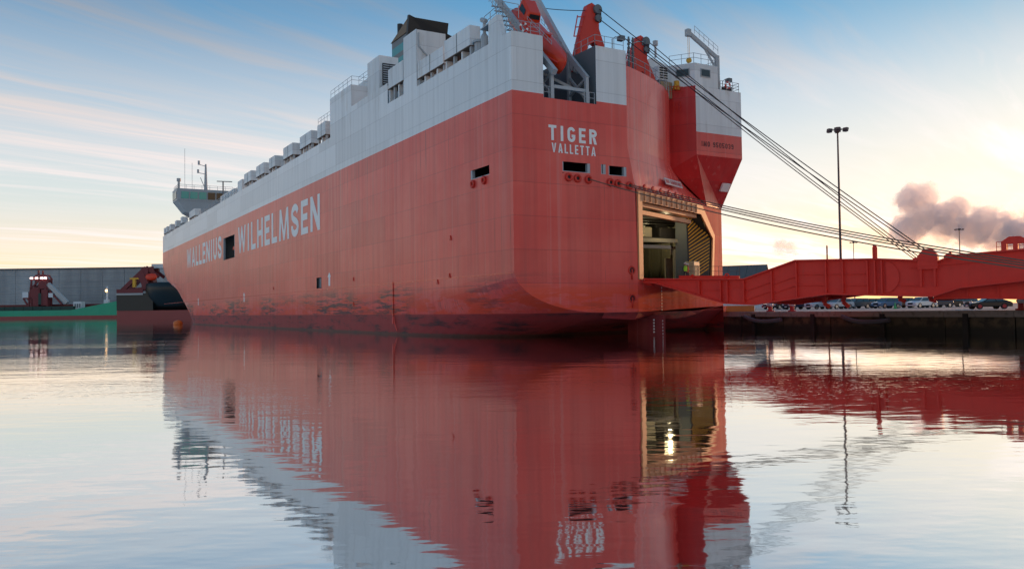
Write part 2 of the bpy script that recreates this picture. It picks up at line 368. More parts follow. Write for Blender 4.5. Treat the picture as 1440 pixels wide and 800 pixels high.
w3 = g.noise(g.mapv(oc, (3.2, 5.5, 1)), 1, 2, .5)
patch = g.ss(g.noise(g.mapv(oc, (.022, .045, 1), (3, 8, 0)), 1, 3), .46, .62)
hgt = g.math('ADD', g.math('MULTIPLY', w1, .012), g.math('MULTIPLY', w2, .0062))
hgt = g.math('ADD', hgt, g.math('MULTIPLY', w3, g.math('ADD', .0007, g.math('MULTIPLY', patch, .0045))))
bp = g.new('ShaderNodeBump'); bp.inputs[0].default_value = 1.0; bp.inputs[1].default_value = 1.0; g.put(bp.inputs['Height'], hgt)
for n in (gl, df, fr): g.put(n.inputs['Normal'], bp.outputs[0])
M['water'] = m
w = MB(); w.quad((-6000, -300, 0), (6000, -300, 0), (6000, 12000, 0), (-6000, 12000, 0))
tag(w.build('water', 'water'), kind='structure')

# ================================================================== CAR CARRIER
HEAD = R(30.046); P0 = Vector((.197, 69.697, 0))
TA = Vector((math.cos(HEAD), math.sin(HEAD), 0)); AA = Vector((-math.sin(HEAD), math.cos(HEAD), 0))
def S(x, y, z=0): return P0 + TA * x + AA * y + Vector((0, 0, z))
ship = empty('car_carrier_ship', P0, HEAD, 'huge red and white car carrier moored with its ramp lowered', 'ship')
def part(mb, name, m, parent=None, **k): return mb.build(name, m, parent or ship, **k)

BZ = [(-12, 149, 209, 1.8), (-3, 149.2, 209, 1.8), (.5, 151.4, 210, 1.81), (3.4, 158.3, 212.1, 1.9), (6.2, 167.9, 214.3, 1.98), (9.2, 178.4, 218.3, 2.06), (12.3, 199.7, 222.3, 2.15), (14.3, 205.1, 224.3, 2.21), (17, 209.7, 227, 2.3), (26, 208.5, 229, 2.6), (40, 208.5, 229, 2.6)]
def lerp_tab(z):
    for a, b_ in zip(BZ, BZ[1:]):
        if z <= b_[0]:
            k = max(0, (z - a[0]) / (b_[0] - a[0])); return [p + (q - p) * k for p, q in zip(a[1:], b_[1:])]
    return BZ[-1][1:]
def bow(Y, Z):
    ys, ye, n = lerp_tab(Z); u = max(0, min(1, (Y - ys) / (ye - ys))); return 16.13 * u ** n
def stern_par(Y): s_ = max(0, min(1, Y / 40)); return 5.85 - 3.1 * s_, 2.2 - 12 * s_, 9.2 * (1 - s_) ** 1.3
NB = 10
def low_pts(Y):
    zt, zb, rx = stern_par(Y); out = []
    for k in range(NB + 1):
        f = R(90 * k / NB); z = zt - (zt - zb) * math.sin(f); out.append((rx * (1 - math.cos(f)) + bow(Y, z), z))
    return out
def grid(mb, us, vs, P, keep):
    idx = {}
    for i, u in enumerate(us):
        for j, v in enumerate(vs): idx[i, j] = len(mb.v); mb.v.append(tuple(P(u, v)))
    for i in range(len(us) - 1):
        for j in range(len(vs) - 1):
            if keep((us[i] + us[i + 1]) / 2, (vs[j] + vs[j + 1]) / 2): mb.f.append((idx[i, j], idx[i + 1, j], idx[i + 1, j + 1], idx[i, j + 1]))
TOPS = [(19.7, 23.2, 32.1), (27.9, 40.1, 28.35), (40.1, 48.7, 31.2)]
def top(y):
    for a, b_, t_ in TOPS:
        if a < y < b_: return t_
    return 26
SIDE_HOLES = [(4.1, 7.68, 14.48, 15.32), (109.1, 120.3, 13.58, 18.1), (53.05, 55.3, 5.9, 7.4)]
ys = sorted({0, 4.1, 7.68, 19.7, 23.2, 27.9, 34, 40.1, 48.7, 53.05, 55.3, 70, 90, 109.1, 120.3, 135, 145, *[149 + 2.5 * k for k in range(33)]})
zs = sorted({5.9, 7.4, 9.2, 11, 12.3, 13.58, 14.48, 15.32, 17, 18.1, 20, 23, 26, 28.35, 31.2, 32.1})
side = MB()
grid(side, ys, zs, lambda y, z: (bow(y, z), y, z), lambda y, z: z < top(y) and not any(a < y < b_ and c < z < d_ for a, b_, c, d_ in SIDE_HOLES))
yl = sorted(set(ys) | {2, 6, 9, 12, 16, 20, 24, 28, 32, 36})
grid(side, yl, list(range(-1, NB + 1)), lambda y, k: (bow(y, 5.9), y, 5.9) if k < 0 else (low_pts(y)[k][0], y, low_pts(y)[k][1]), lambda y, z: True)
# starboard side, plain
ysb = [y for y in ys if y > 9]; ysb = [9] + ysb
grid(side, ysb, [9.2 if 0 else -4, 2.4, 6, 9.2, 12.3, 17, 26], lambda y, z: (32.26 - bow(y, z), y, z), lambda y, z: True)
# transom
TH = [(3.15, 8.72, 20.75, 99), (5.0, 7.92, 14.52, 15.37), (9.12, 9.62, 14.55, 15.42), (9.95, 11.95, 14.5, 15.36)]
def xr(z): return 12.1 if z > 17.3 else 12.1 + (17.3 - z) / 3.6 * .8 if z > 13.7 else 12.9 + (13.7 - z) / 8.7 * .14
grid(side, [0, 3.15, 5.0, 7.92, 8.72, 9.12, 9.62, 9.95, 11.95, 99], [5.85, 9, 13.7, 14.5, 14.52, 14.55, 15.36, 15.37, 15.42, 17.3, 20.75, 26.05], lambda x, z: (x if x < 50 else xr(z), 0, z), lambda x, z: not any(a < min(x, 12) < b_ and c < z < d_ for a, b_, c, d_ in TH))
lp = low_pts(0)
for (xa, za), (xb, zb) in zip(lp, lp[1:]): side.quad((xa, 0, za), (xb, 0, zb), (13.06, 0, zb), (13.06, 0, za))
# bottom
DA = math.atan2(9, 19.26); DK = (math.cos(DA), math.sin(DA)); DN = (math.sin(DA), -math.cos(DA))
def D(k, z, out=0): return (13 + DK[0] * k + DN[0] * out, DK[1] * k + DN[1] * out, z)
def zdoor(k): return 2.2 - .75 * math.sin(math.pi * min(1, k / 17) * .95) + (.9 * max(0, (k - 14) / 7.3) ** 1.5)
rows = []
for y in yl:
    if y > 60: break
    x, z = low_pts(y)[-1]
    if y < 9: k = y / DK[1]; e = D(k, zdoor(k), -.5)
    else: e = (32.26, y, 2.4 - min(1, (y - 9) / 8) * 6)
    rows.append([(x, y, z), tuple((Vector((x, y, z)) * .5 + Vector(e) * .5) - Vector((0, 0, .0))), e])
side.loft(rows, caps=False, closed=False)
hull = part(side, 'hull', 'hull')
bp_ = MB()   # darker band turning under the transom and door face
band_ = [(9.2, 0, 2.2), (13.06, 0, 2.2)] + [D(k, 2.2 + (.5 * max(0, (k - 14) / 7.3))) for k in (3, 6, 9, 12, 15, 18, 21.26)]
low_ = [(9.2, .35, 1.72), (13.0, .5, 1.5)] + [D(k, zdoor(k), -.5) for k in (3, 6, 9, 12, 15, 18, 21.2)]
bp_.loft([band_, low_], caps=False, closed=False); part(bp_, 'hull_underside_band', hull_paint('hull_low_band', zones=True), hull)

# recess, quarter block
RC = [(12.1, 0), (13.8, .68), (15.5, 1.46), (17.8, 2.7), (20.2, 4.2), (22.2, 5.9), (24.1, 8)]
rec = MB(); rec.loft([[(x, y, 24.7) for x, y in RC], [(x, y, 17.2) for x, y in RC]], caps=False, closed=False)
dl = [D(k, 13.5) for k in (0, 2.6, 5.2, 8, 11, 14, 17)]
rec2 = MB(); steps = 6
rec2.loft([[tuple(Vector((x, y, 17.2)).lerp(Vector(dl[i]), (q / steps) ** 1.0) + Vector((0, 0, -.28 * math.sin(math.pi * q / steps)))) for i, (x, y) in enumerate(RC)] for q in range(steps + 1)], caps=False, closed=False)
part(rec, 'recess_wall', 'hull_red', smooth=True); part(rec2, 'recess_slope', 'hull_red', smooth=True)
blk = MB(); bt, bb = 25.9, 18.6
blk.quad((25.72, 5.68, bb), (32.26, 5.66, bb), (32.26, 5.66, bt), (25.72, 5.68, bt))
blk.quad((32.26, 5.66, bb), (32.26, 9, bb), (32.26, 9, bt), (32.26, 5.66, bt))
blk.quad((32.26, 5.66, bb), (32.26, 9, 13.5), (32.26, 9, bb))
part(blk, 'quarter_block', 'hull')
bl2 = MB(); bl2.quad((24.1, 8, 17.2), (25.72, 5.68, bb), (25.72, 5.68, bt), (24.1, 8, bt))
dj = D(17, 13.5); de = (32.26, 9, 13.5)
bl2.quad((25.72, 5.68, bb), (32.26, 5.66, bb), de, dj); bl2.quad((24.1, 8, 17.2), (25.72, 5.68, bb), dj)
part(bl2, 'quarter_block_underside', hull_paint('hull_red_shaded', zones=False, red=(.60, .024, .022)))  # darker red puts the shade on these faces into the colour
# door face with opening
OP = [(.95, 5.2), (.95, 12.4), (15, 12.4), (18.2, 10), (17.6, 5.2)]
df_ = MB(); df_.quad(D(0, 2.2), D(.95, 2.2), D(.95, 13.5), D(0, 13.5)); df_.quad(D(.95, 2.2), D(21.26, 2.7), D(21.26, 5.2), D(.95, 5.2))
df_.quad(D(.95, 12.4), D(15, 12.4), D(15, 13.5), D(.95, 13.5)); df_.poly(D(15, 12.4), D(18.2, 10), D(17.6, 5.2), D(21.26, 5.2), D(21.26, 13.5), D(15, 13.5))
part(df_, 'stern_door_face', hull_paint('door_face_paint', rough=.6))
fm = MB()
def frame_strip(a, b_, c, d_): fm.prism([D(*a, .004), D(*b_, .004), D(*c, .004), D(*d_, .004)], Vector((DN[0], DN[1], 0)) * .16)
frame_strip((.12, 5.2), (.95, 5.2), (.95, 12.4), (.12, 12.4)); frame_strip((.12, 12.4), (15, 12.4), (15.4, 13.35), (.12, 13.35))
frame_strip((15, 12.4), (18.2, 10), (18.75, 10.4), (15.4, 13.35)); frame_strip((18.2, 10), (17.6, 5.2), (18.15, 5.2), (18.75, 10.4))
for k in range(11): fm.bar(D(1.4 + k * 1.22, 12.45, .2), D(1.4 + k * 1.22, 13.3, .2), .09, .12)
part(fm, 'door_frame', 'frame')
# deck
dk = MB()
outl = [(.05, .05), (3.15, .05), (3.15, 9.0), (8.72, 9.0), (8.72, .05)] + [(12.05, .06)] + [(x + .02, y + .05) for x, y in RC[1:]] + [(25.8, 5.75), (32.2, 5.75)]
fwd = [y for y in ys if y > 148]
outl += [(32.26 - bow(y, 24.6) - .03, y) for y in fwd] + [(bow(y, 24.6) + .03, y) for y in reversed(fwd)]
dk.poly(*[(x, y, 24.6) for x, y in outl]); part(dk, 'weather_deck', 'grey')
# lifeboat notch
nt = MB(); nt.quad((3.15, 0, 20.75), (8.72, 0, 20.75), (8.72, 9, 20.75), (3.15, 9, 20.75)); nt.quad((3.15, 9, 20.75), (8.72, 9, 20.75), (8.72, 9, 26), (3.15, 9, 26))
nt.quad((3.15, 0, 20.75), (3.15, 9, 20.75), (3.15, 9, 26), (3.15, 0, 26)); nt.quad((8.72, 0, 20.75), (8.72, 9, 20.75), (8.72, 9, 26.05), (8.72, 0, 26.05))
part(nt, 'lifeboat_recess', 'grey')
# bulwark thickness along the stern
bw = MB(); bw.box(.02, 3.13, .02, .3, 24.6, 26.03); bw.box(8.74, 12.08, .02, .3, 24.6, 26.03); bw.box(.02, .3, .3, 19.6, 24.6, 25.97); part(bw, 'bulwark', 'white')
# dark rooms behind the mooring openings
for (x0, x1, y0, y1, z0, z1), mm in [((4.6, 12.0, .02, 5, 13.9, 16.4), 'dark'), ((.02, 4.5, 3.6, 8.5, 13.9, 16.4), 'dark'), ((.02, 3.2, 52.5, 55.8, 5.3, 8), 'grey'), ((.02, 5.5, 108, 121.5, 13.1, 18.8), 'grey')]:
    r_ = MB()
    if y0 < .1: r_.quad((x0, y1, z0), (x1, y1, z0), (x1, y1, z1), (x0, y1, z1)); s_ = [(x0, x0), (x1, x1)]
    else: r_.quad((x1, y0, z0), (x1, y1, z0), (x1, y1, z1), (x1, y0, z1))
    r_.quad((x0, y0, z0), (x1, y0, z0), (x1, y1, z0), (x0, y1, z0)); r_.quad((x0, y0, z1), (x1, y0, z1), (x1, y1, z1), (x0, y1, z1))
    if y0 < .1:
        for xx in (x0, x1): r_.quad((xx, y0, z0), (xx, y1, z0), (xx, y1, z1), (xx, y0, z1))
    else:
        for yy in (y0, y1): r_.quad((x0, yy, z0), (x1, yy, z0), (x1, yy, z1), (x0, yy, z1))
    part(r_, 'mooring_room' if mm == 'dark' else 'side_port_room', mm)
# opening rims
for x0, x1, z0, z1 in TH[1:]:
    q = MB(); q.box(x0, x0 + .08, .01, .3, z0, z1); q.box(x1 - .28, x1, .01, .32, z0, z1); q.box(x0 + .08, x1 - .28, .01, .3, z0, z0 + .05); part(q, 'window_rim', 'lgrey')
q = MB(); q.box(.01, .3, 7.4, 7.68, 14.48, 15.32); q.box(.01, .3, 4.1, 7.4, 14.48, 14.54); part(q, 'window_rim', 'lgrey')
for y in (109.1, 120.0): q = MB(); q.box(.01, .4, y, y + .3, 13.58, 18.1); part(q, 'window_rim', 'lgrey')
q = MB(); q.box(.3, .36, 53.05, 55.3, 5.95, 7.4); dd = part(q, 'pilot_door', 'grey'); q = MB(); q.tube([(.25, 54.1, 6.1), (.25, 54.1, 7.2)], .06); part(q, 'door_handle', 'lgrey', dd)
# fairleads
for x, z in [(5.6, 14.02), (6.52, 13.98), (7.68, 13.95), (10.1, 13.85), (10.95, 13.8), (12.25, 13.7)]:
    q = MB(); q.torus((x, -.1, z), (0, 1, 0), .27, .12); f_ = part(q, 'fairlead', 'redgear', smooth=True); q = MB(); q.tube([(x, .06, z), (x, -.05, z)], .2, 12); part(q, 'fairlead_hole', 'dark', f_)
for y, z in [(7.2, 14.05), (5.05, 14.1)]:
    q = MB(); q.torus((-.1, y, z), (1, 0, 0), .27, .12); f_ = part(q, 'fairlead', 'redgear', smooth=True); q = MB(); q.tube([(.06, y, z), (-.05, y, z)], .2, 12); part(q, 'fairlead_hole', 'dark', f_)
for k in range(7):
    p = Vector(D(1.4 + k * 1.75, 13.72 + .0 * k, .22)); q = MB(); q.torus(p, (DN[0], DN[1], .2), .2, .1, 14, 6); q.tube([p + Vector((0, 0, -.35)), p + Vector((0, 0, .3))], .09); part(q, 'roller_fairlead', 'redgear', smooth=True)
for z in (6.0, 3.45):
    q = MB(); q.torus((12.35, -.03, z), (0, 1, 0), .34, .07, 18, 6); q.tube([(12.35, -.06, z + .1), (12.35, -.06, z - .85)], .07); f_ = part(q, 'recessed_bollard', 'redgear', smooth=True)
    q = MB(); q.tube([(12.35, .05, z), (12.35, -.03, z)], .33, 16); part(q, 'bollard_pocket', plain('deep_red', (.10, .008, .01), .6), f_)
# lettering
word('WALLENIUS', (-.02, 166.3, 14.2), (0, -1, 0), (0, 0, 1), 4.75, 44.4, .98, .27, 'letter', ship)
word('WILHELMSEN', (-.02, 105.9, 14.05), (0, -1, 0), (0, 0, 1), 5.05, 52.4, 1.05, .27, 'letter', ship)
word('TIGER', (3.6, -.012, 17.12), (1, 0, 0), (0, 0, 1), 1.32, 5.1, .27, .42, 'letter', ship)
word('VALLETTA', (3.9, -.012, 16.08), (1, 0, 0), (0, 0, 1), .82, 4.65, .14, .42, 'letter', ship)
word('IMO 9505039', (26.4, 5.655, 19.55), (1, 0, 0), (0, 0, 1), .55, 4.6, .1, .35, 'dletter', ship)
# small white marks and red lugs along the port side
for y, z in [(101, 5.6), (49.5, 7.0), (150, 5.5)]:
    q = MB(); q.box(-.02, 0.005, y - .35, y + .35, z - .9, z + .3); q.poly((-.02, y - .7, z + .3), (-.02, y + .7, z + .3), (-.02, y, z + .95)); part(q, 'tug_mark', 'letter')
for y, z in [(39.8, 6.6), (39.8, 3.5), (79, 6.6), (12, 9.5), (12.3, 5.9), (15, 5.4)]:
    q = MB(); q.prism([(0, y - .18, z - .2), (0, y + .18, z - .2), (0, y, z + .26)], (-.1, 0, 0)); part(q, 'mooring_lug', 'redgear')
q = MB(); q.box(-.1, .3, 26.7, 26.95, 1.2, 5.8); q.tube([(-.12, 26.4, 2.0), (-.05, 26.3, 1.2), (.0, 25.8, .4)], .06); part(q, 'hull_rubbing_post', 'hull_red')
q = MB(); q.box(-.035, 0, 0, 208, 5.62, 5.70); part(q, 'belting_strip', 'hull_red')
# draught marks and rudder
rd = MB(); rd.prism([(16.0, .1, -3), (16.26, .1, -3), (16.5, 5, -3), (15.7, 5, -3)], (0, 0, 4.9)); rd_ = part(rd, 'rudder', hull_paint('rudder_red', zones=False, red=(.26, .02, .022)))
for k in range(5):
    q = MB(); q.box(15.62, 15.66, .9, 1.08, .25 + k * .28, .37 + k * .28); part(q, 'draught_mark', 'letter', rd_)
    q = MB(); q.box(15.9, 15.98, .07, .095, .1 + k * .3, .2 + k * .3); part(q, 'draught_mark', 'letter', rd_)
for k in range(9):
    q = MB(); p = Vector(D(5.0, 2.3 + k * .3, .02)); q.prism([p, p + Vector((DK[0], DK[1], 0)) * .14, p + Vector((DK[0] * .14, DK[1] * .14, .13)), p + Vector((0, 0, .13))], Vector((DN[0], DN[1], 0)) * .02); part(q, 'draught_mark', 'letter')
# sign board on the slope
c0 = [Vector(D(5.9, 14.55, .35)), Vector(D(9.9, 14.55, .35))]; up_ = Vector((-.0, .35, .75)).normalized()
q = MB(); ux = (c0[1] - c0[0]).normalized(); nn = ux.cross(up_).normalized()
q.prism([c0[0], c0[1], c0[1] + up_ * .75, c0[0] + up_ * .75], nn * -.05); sg = part(q, 'sign_board', plain('pale_sign', (.60, .50, .48), .5))
word('NO SMOKING', c0[0] + ux * .2 + up_ * .16 + nn * .02, ux, up_, .42, 3.6, .09, .35, M['redgear'], sg)
q = MB(); p = Vector((30.6, 7.55, 15.3)); q.prism([p, p + Vector((1.1, 0, 0)), p + Vector((1.1, -.5, .8)), p + Vector((0, -.5, .8))], (0, -.2, -.1)); part(q, 'painted_lit_hole', 'letter')  # light inside a square hole, painted as a white slab

# ---------------------------------------------------------------- vehicle hold behind the stern door
def Di(k, z, depth): return D(k, z, -depth)
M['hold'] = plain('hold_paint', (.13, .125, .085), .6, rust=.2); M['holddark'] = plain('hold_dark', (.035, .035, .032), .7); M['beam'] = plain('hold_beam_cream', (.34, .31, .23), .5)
HP = [D(.4, 0, -.05)[:2], D(20.9, 0, -.05)[:2], (31.5, 9.4), (31.5, 42), (3, 42), (3, 3)]
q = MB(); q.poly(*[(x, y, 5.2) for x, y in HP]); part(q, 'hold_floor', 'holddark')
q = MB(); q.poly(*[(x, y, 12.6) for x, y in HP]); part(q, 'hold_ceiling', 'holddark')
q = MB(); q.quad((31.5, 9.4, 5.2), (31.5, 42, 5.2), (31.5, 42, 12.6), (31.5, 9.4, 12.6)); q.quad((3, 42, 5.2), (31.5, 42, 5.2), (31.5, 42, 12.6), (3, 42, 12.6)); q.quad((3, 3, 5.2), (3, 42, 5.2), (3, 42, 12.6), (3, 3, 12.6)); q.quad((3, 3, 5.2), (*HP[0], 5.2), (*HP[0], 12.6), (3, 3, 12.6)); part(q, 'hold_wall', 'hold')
for k in range(14): y = 10.4 + k * 2.0; q = MB(); q.box(31.1, 31.48, y, y + .14, 5.22, 12.58); part(q, 'wall_frame', 'hold')
for z0, z1, y0, xa, xb in [(9.55, 9.95, 9.0, 16, 27.4), (8.75, 9.1, 7.6, 15, 23.6)]: q = MB(); q.box(xa, xb, y0, y0 + .45, z0, z1); part(q, 'deck_beam', 'beam')
q = MB(); q.box(14, 28.5, 9.5, 24, 9.97, 10.1); part(q, 'hanging_deck', 'holddark')
for k in range(3): q = MB(); x = 17.5 + k * 3.4; q.box(x, x + 2.4, 10.2, 13.5, 10.12, 11.3); q.box(x + .3, x + 2.1, 11.2, 13.2, 11.302, 11.75); part(q, 'stowed_machinery', 'holddark' if k != 1 else 'beam', bevel=.15)
for x, y in [(18.4, 9.0), (21.5, 11.5), (25.6, 9.3), (24.0, 15.0)]: q = MB(); q.box(x, x + .35, y, y + .35, 5.21, 8.9); part(q, 'hold_pillar', 'beam')
for k in range(8): y = 5 + k * 2.2; q = MB(); q.box(8 if y > 8 else 13 + y * 1.2, 31.4 if y > 9.4 else 12.6 + y * 2.1, y, y + .2, 12.1, 12.59); part(q, 'ceiling_beam', 'holddark')
q = MB(); q.box(26.6, 31.0, 12.0, 12.2, 5.21, 8.1); part(q, 'hold_bulkhead', 'beam')
q = MB(); q.box(21.8, 24.8, 14.0, 14.4, 6.4, 8.6); part(q, 'hold_cabinet', 'beam')
q = MB(); q.box(26.5, 27.6, 11.0, 11.1, 8.4, 9.3); part(q, 'notice_board', plain('pale_notice', (.5, .42, .34), .6))
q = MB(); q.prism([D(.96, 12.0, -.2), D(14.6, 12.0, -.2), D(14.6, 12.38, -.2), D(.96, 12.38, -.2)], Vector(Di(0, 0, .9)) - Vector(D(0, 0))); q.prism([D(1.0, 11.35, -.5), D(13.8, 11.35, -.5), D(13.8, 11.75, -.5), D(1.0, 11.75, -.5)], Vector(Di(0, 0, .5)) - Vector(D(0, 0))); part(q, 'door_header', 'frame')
# black and yellow striped door jamb
M['jamb'] = plain('black_jamb', (.03, .028, .025), .6)
ja = [Vector(D(15.1, 12.35, -.1)), Vector(D(18.1, 10.0, -.1)), Vector(D(17.55, 5.2, -.1)), Vector(D(15.4, 5.2, -1.6)), Vector(D(15.1, 12.35, -1.6))]
q = MB(); q.poly(*ja); jm = part(q, 'door_jamb', 'jamb')
q = MB(); q.quad(D(15.4, 5.2, -1.6), D(15.4, 12.35, -1.6), Di(15.4, 12.35, 3), Di(15.4, 5.2, 3)); part(q, 'door_track', 'grey')
for k in range(24):     # stripes follow the jamb plate
    z = 5.3 + k * .36
    a0 = Vector(D(15.42, 5.2, -1.57)); 
    u0, u1 = (0.05, .95) if z < 9.0 else (.05, .95 - (z - 9.0) * .26)
    def J(u, zz):
        zz = min(zz, 12.3); zr = 17.55 + (min(zz, 10) - 5.2) / 4.8 * .55 if zz < 10 else 18.1 - (zz - 10) / 2.35 * 3.0
        lo_ = Vector(D(15.4 - .3 * (zz - 5.2) / 7.15, zz, -1.55)); hi_ = Vector(D(zr, zz, -.05)); return lo_.lerp(hi_, u)
    if u1 < .15: break
    q = MB(); q.quad(J(u0, z), J(u1, z + 1.5 * u1), J(u1, z + 1.5 * u1 + .15), J(u0, z + .15)); part(q, 'warning_stripe', 'yellow', jm)
M['tubelight'] = emit('fluorescent_tube', (1, .82, .45), .7)
for x, y, z, en in [(22.4, 7.6, 11.9, 9), (20.5, 12, 8.6, 12), (26.5, 16, 11.9, 26)]:
    q = MB(); q.box(x, x + 1.5, y, y + .22, z, z + .1); part(q, 'strip_light', 'tubelight')
    pl = bpy.data.lights.new('strip_light_glow', 'POINT'); pl.energy = en; pl.color = (1, .8, .45); pl.shadow_soft_size = .2
    po = bpy.data.objects.new('strip_light_glow', pl); col.objects.link(po); po.parent = ship; po.location = (x + .7, y + .1, z - .35)

# ---------------------------------------------------------------- deck boxes and casings along the port side
def vent_box(y0, y1, z0, z1, w, split=True, legs=True):
    q = MB(); q.box(.03, w, y0, y1, z0, z1); bx_ = part(q, 'ventilation_box', 'white', bevel=.03)
    q = MB(); q.box(.0, w + .04, y0 - .05, y1 + .05, z0 - .08, z0 - .002); part(q, 'box_base', 'brownrust', bx_)
    if split:
        ym = (y0 + y1) / 2; q = MB(); q.box(-.0, .028, ym - .04, ym + .04, z0 + .03, z1 - .03); part(q, 'panel_gap', 'grey', bx_)
    if legs:
        n = max(2, round((y1 - y0) / 1.6))
        for k in range(n + 1):
            y = y0 + .15 + (y1 - y0 - .3) * k / n; q = MB(); q.box(.15, .15 + .5 * (k % 2 + .6), y - .14, y + .14, 24.6, z0 - .08); part(q, 'box_stand', 'lgrey' if k % 2 == 0 else 'white', bx_)
M['brownrust'] = plain('rusty_base_plate', (.15, .085, .05), .7, rust=.6)
vent_box(7.6, 13.05, 26.95, 28.85, 1.15); vent_box(13.35, 19.55, 26.75, 28.5, .75)
vent_box(23.5, 27.8, 27.6, 29.8, 2.2, False)
for y0, y1, z0, z1, w_ in [(50.9, 54.6, 26.9, 28.75, 1.3), (57.6, 63.4, 26.9, 28.75, 1.5), (67.35, 72.8, 26.9, 28.72, 1.5), (78.1, 81.9, 26.75, 28.55, 1.9), (85.6, 91.1, 26.7, 28.6, 1.5), (95.2, 100.8, 26.8, 28.65, 1.4)]: vent_box(y0, y1, z0, z1, w_)
for y0, y1 in [(150.6, 163), (174.2, 177), (184, 187), (194.7, 197.5), (202, 204.5), (207, 209)]:
    vent_box(y0 + 4 * (y1 - y0 > 5), y1, 26.6, 28.3, 1.4, False)
q = MB(); q.box(.02, 1.4, 102.4, 106.3, 24.6, 28.05); part(q, 'vent_trunk', 'white')
q = MB(); q.box(.5, 3.4, 112, 124, 24.6, 27.6); part(q, 'deck_house', 'white'); q = MB(); q.box(1.5, 4, 126, 131, 24.6, 28.3); part(q, 'deck_locker', 'white')
q = MB(); q.loft([[(3.0 + 1.4 * math.cos(a) * c_, 77 + 1.4 * math.sin(a) * c_, z_) for a in [2 * math.pi * k / 14 for k in range(14)]] for c_, z_ in ((1, 24.6), (1, 28.8), (.9, 29.3), (.6, 29.8), (.1, 30.0))]); part(q, 'domed_ventilator', 'white', smooth=True)
# casings behind the stepped bulwark
q = MB(); q.box(.04, 3.4, 19.74, 23.15, 24.6, 32.05); cs = part(q, 'funnel_casing', 'white'); q = MB(); q.tube([(.25, 19.68, 31.7), (.25, 19.68, 30.3), (2.0, 19.68, 28.6)], .09); part(q, 'drain_pipe', 'lgrey', cs)
q = MB(); q.box(3.42, 9.5, 21, 34, 24.6, 30.5); part(q, 'engine_casing', 'white')
q = MB(); q.box(.04, 2.4, 30.5, 34.4, 24.6, 32.25); vt = part(q, 'louvred_vent_house', 'white')
q = MB(); q.box(.4, 2.1, 30.36, 30.49, 28.8, 31.35); lv = part(q, 'louvre_frame', 'dark', vt)
for j in range(2):
    for k in range(9): q = MB(); q.box(.46 + j * .82, 1.22 + j * .82, 30.28, 30.34, 28.95 + k * .265, 29.06 + k * .265); part(q, 'louvre_slat', 'lgrey', lv)
q = MB(); q.box(.04, 2.3, 40.15, 48.65, 24.6, 31.15); st = part(q, 'raised_deck_house', 'white')
q = MB(); q.box(2.32, 5.5, 38.5, 46, 24.6, 32.3); st2 = part(q, 'raised_deck_house', 'white')
q = MB(); q.rail([(.1, 48.6, 31.2), (.1, 40.2, 31.2), (2.2, 40.2, 31.2)]); part(q, 'railing', 'lgrey'); q = MB(); q.rail([(2.4, 44, 32.3), (2.4, 38.6, 32.3), (5.4, 38.6, 32.3)]); part(q, 'railing', 'lgrey')
q = MB(); q.rail([(.3, 55, 28.8), (.3, 49.5, 28.8)], 1.0, 1.4); part(q, 'railing', 'lgrey')
# funnel
fu = MB(); fu.box(10, 15.7, 45.2, 51.2, 24.6, 36.8); fn = part(fu, 'funnel', 'funnelgrey')
z = 36.8
for zt, mm in [(38.2, 'teal'), (38.9, 'funnelgrey'), (40.0, 'teal'), (40.9, 'funnelgrey')]:
    q = MB(); q.box(10, 15.7, 45.2, 51.2, z + .002, zt); part(q, 'funnel_band', mm, fn); z = zt
q = MB(); q.prism([(9.88, 51.4, 40.95), (9.88, 45.2, 40.95), (9.88, 44.6, 42.9)], (.1, 0, 0)); part(q, 'funnel_wedge', 'brown', fn)
q = MB(); q.prism([(10.0, 51.3, 40.96), (10.0, 45.2, 40.96), (10.0, 44.7, 42.85)], (5.9, 0, 0)); part(q, 'funnel_cap', 'black', fn)
q = MB(); q.loft([[(9.8, 45.15, 39.7), (14.9, 45.15, 39.0), (16.2, 44.2, 40.9), (9.8, 44.4, 43.0)], [(9.8, 45.6, 39.8), (14.9, 45.6, 39.1), (16.2, 45.6, 41.0), (9.8, 45.0, 43.05)]]); part(q, 'funnel_hood', 'black', fn)
for k in range(3): q = MB(); q.tube([(10.6 + .9 * k, 49.5 - k * .3, 40.5), (10.6 + .9 * k, 49.5 - k * .3, 43.3 - .1 * k)], .42, 12); part(q, 'exhaust_pipe', 'black', fn, smooth=False)
# stern port corner: sloped bulwark block, platform, railings
q = MB(); q.prism([(0.03, 1.5, 26.0), (0.03, 4.0, 26.0), (0.03, 4.0, 28.0), (0.03, 2.5, 28.2)], (.5, 0, 0)); part(q, 'bulwark_block', 'white')
q = MB(); q.rail([(.6, 5.8, 27.9), (.6, 2.4, 28.2), (2.2, 2.4, 28.2)], 1.2, 1.1, .035); q.bar((.6, 5.8, 27.85), (.6, 3.9, 27.95), .9, .1); part(q, 'railing', 'lgrey')
q = MB(); q.tube([(.6, 5.8, 26.2), (.6, 5.8, 27.3), (.6, 5.8, 27.6), (.6, 5.8, 28.6)], [.35, .35, .15, .15], 10); q.tube([(.6, 5.5, 28.6), (.5, 6.1, 28.9)], .22, 8); part(q, 'mushroom_vent', 'lgrey')
q = MB(); q.tube([(.75, 6.9, 24.6), (.75, 6.9, 27.0)], .55, 12); q.tube([(.75, 6.9, 27.0), (.75, 6.9, 27.2)], .75, 12); part(q, 'mushroom_vent', 'lgrey')
q = MB(); q.rail([(.2, 1.2, 26.05), (.2, .2, 26.05), (3.0, .2, 26.05)], 1.05, .9, .03, (.33, .66)); part(q, 'railing', 'lgrey')
q = MB(); q.rail([(8.8, 3.4, 26.05), (8.8, .2, 26.05), (12.0, .2, 26.05)], 1.05, 1.0, .03, (.5,)); part(q, 'railing', 'lgrey')
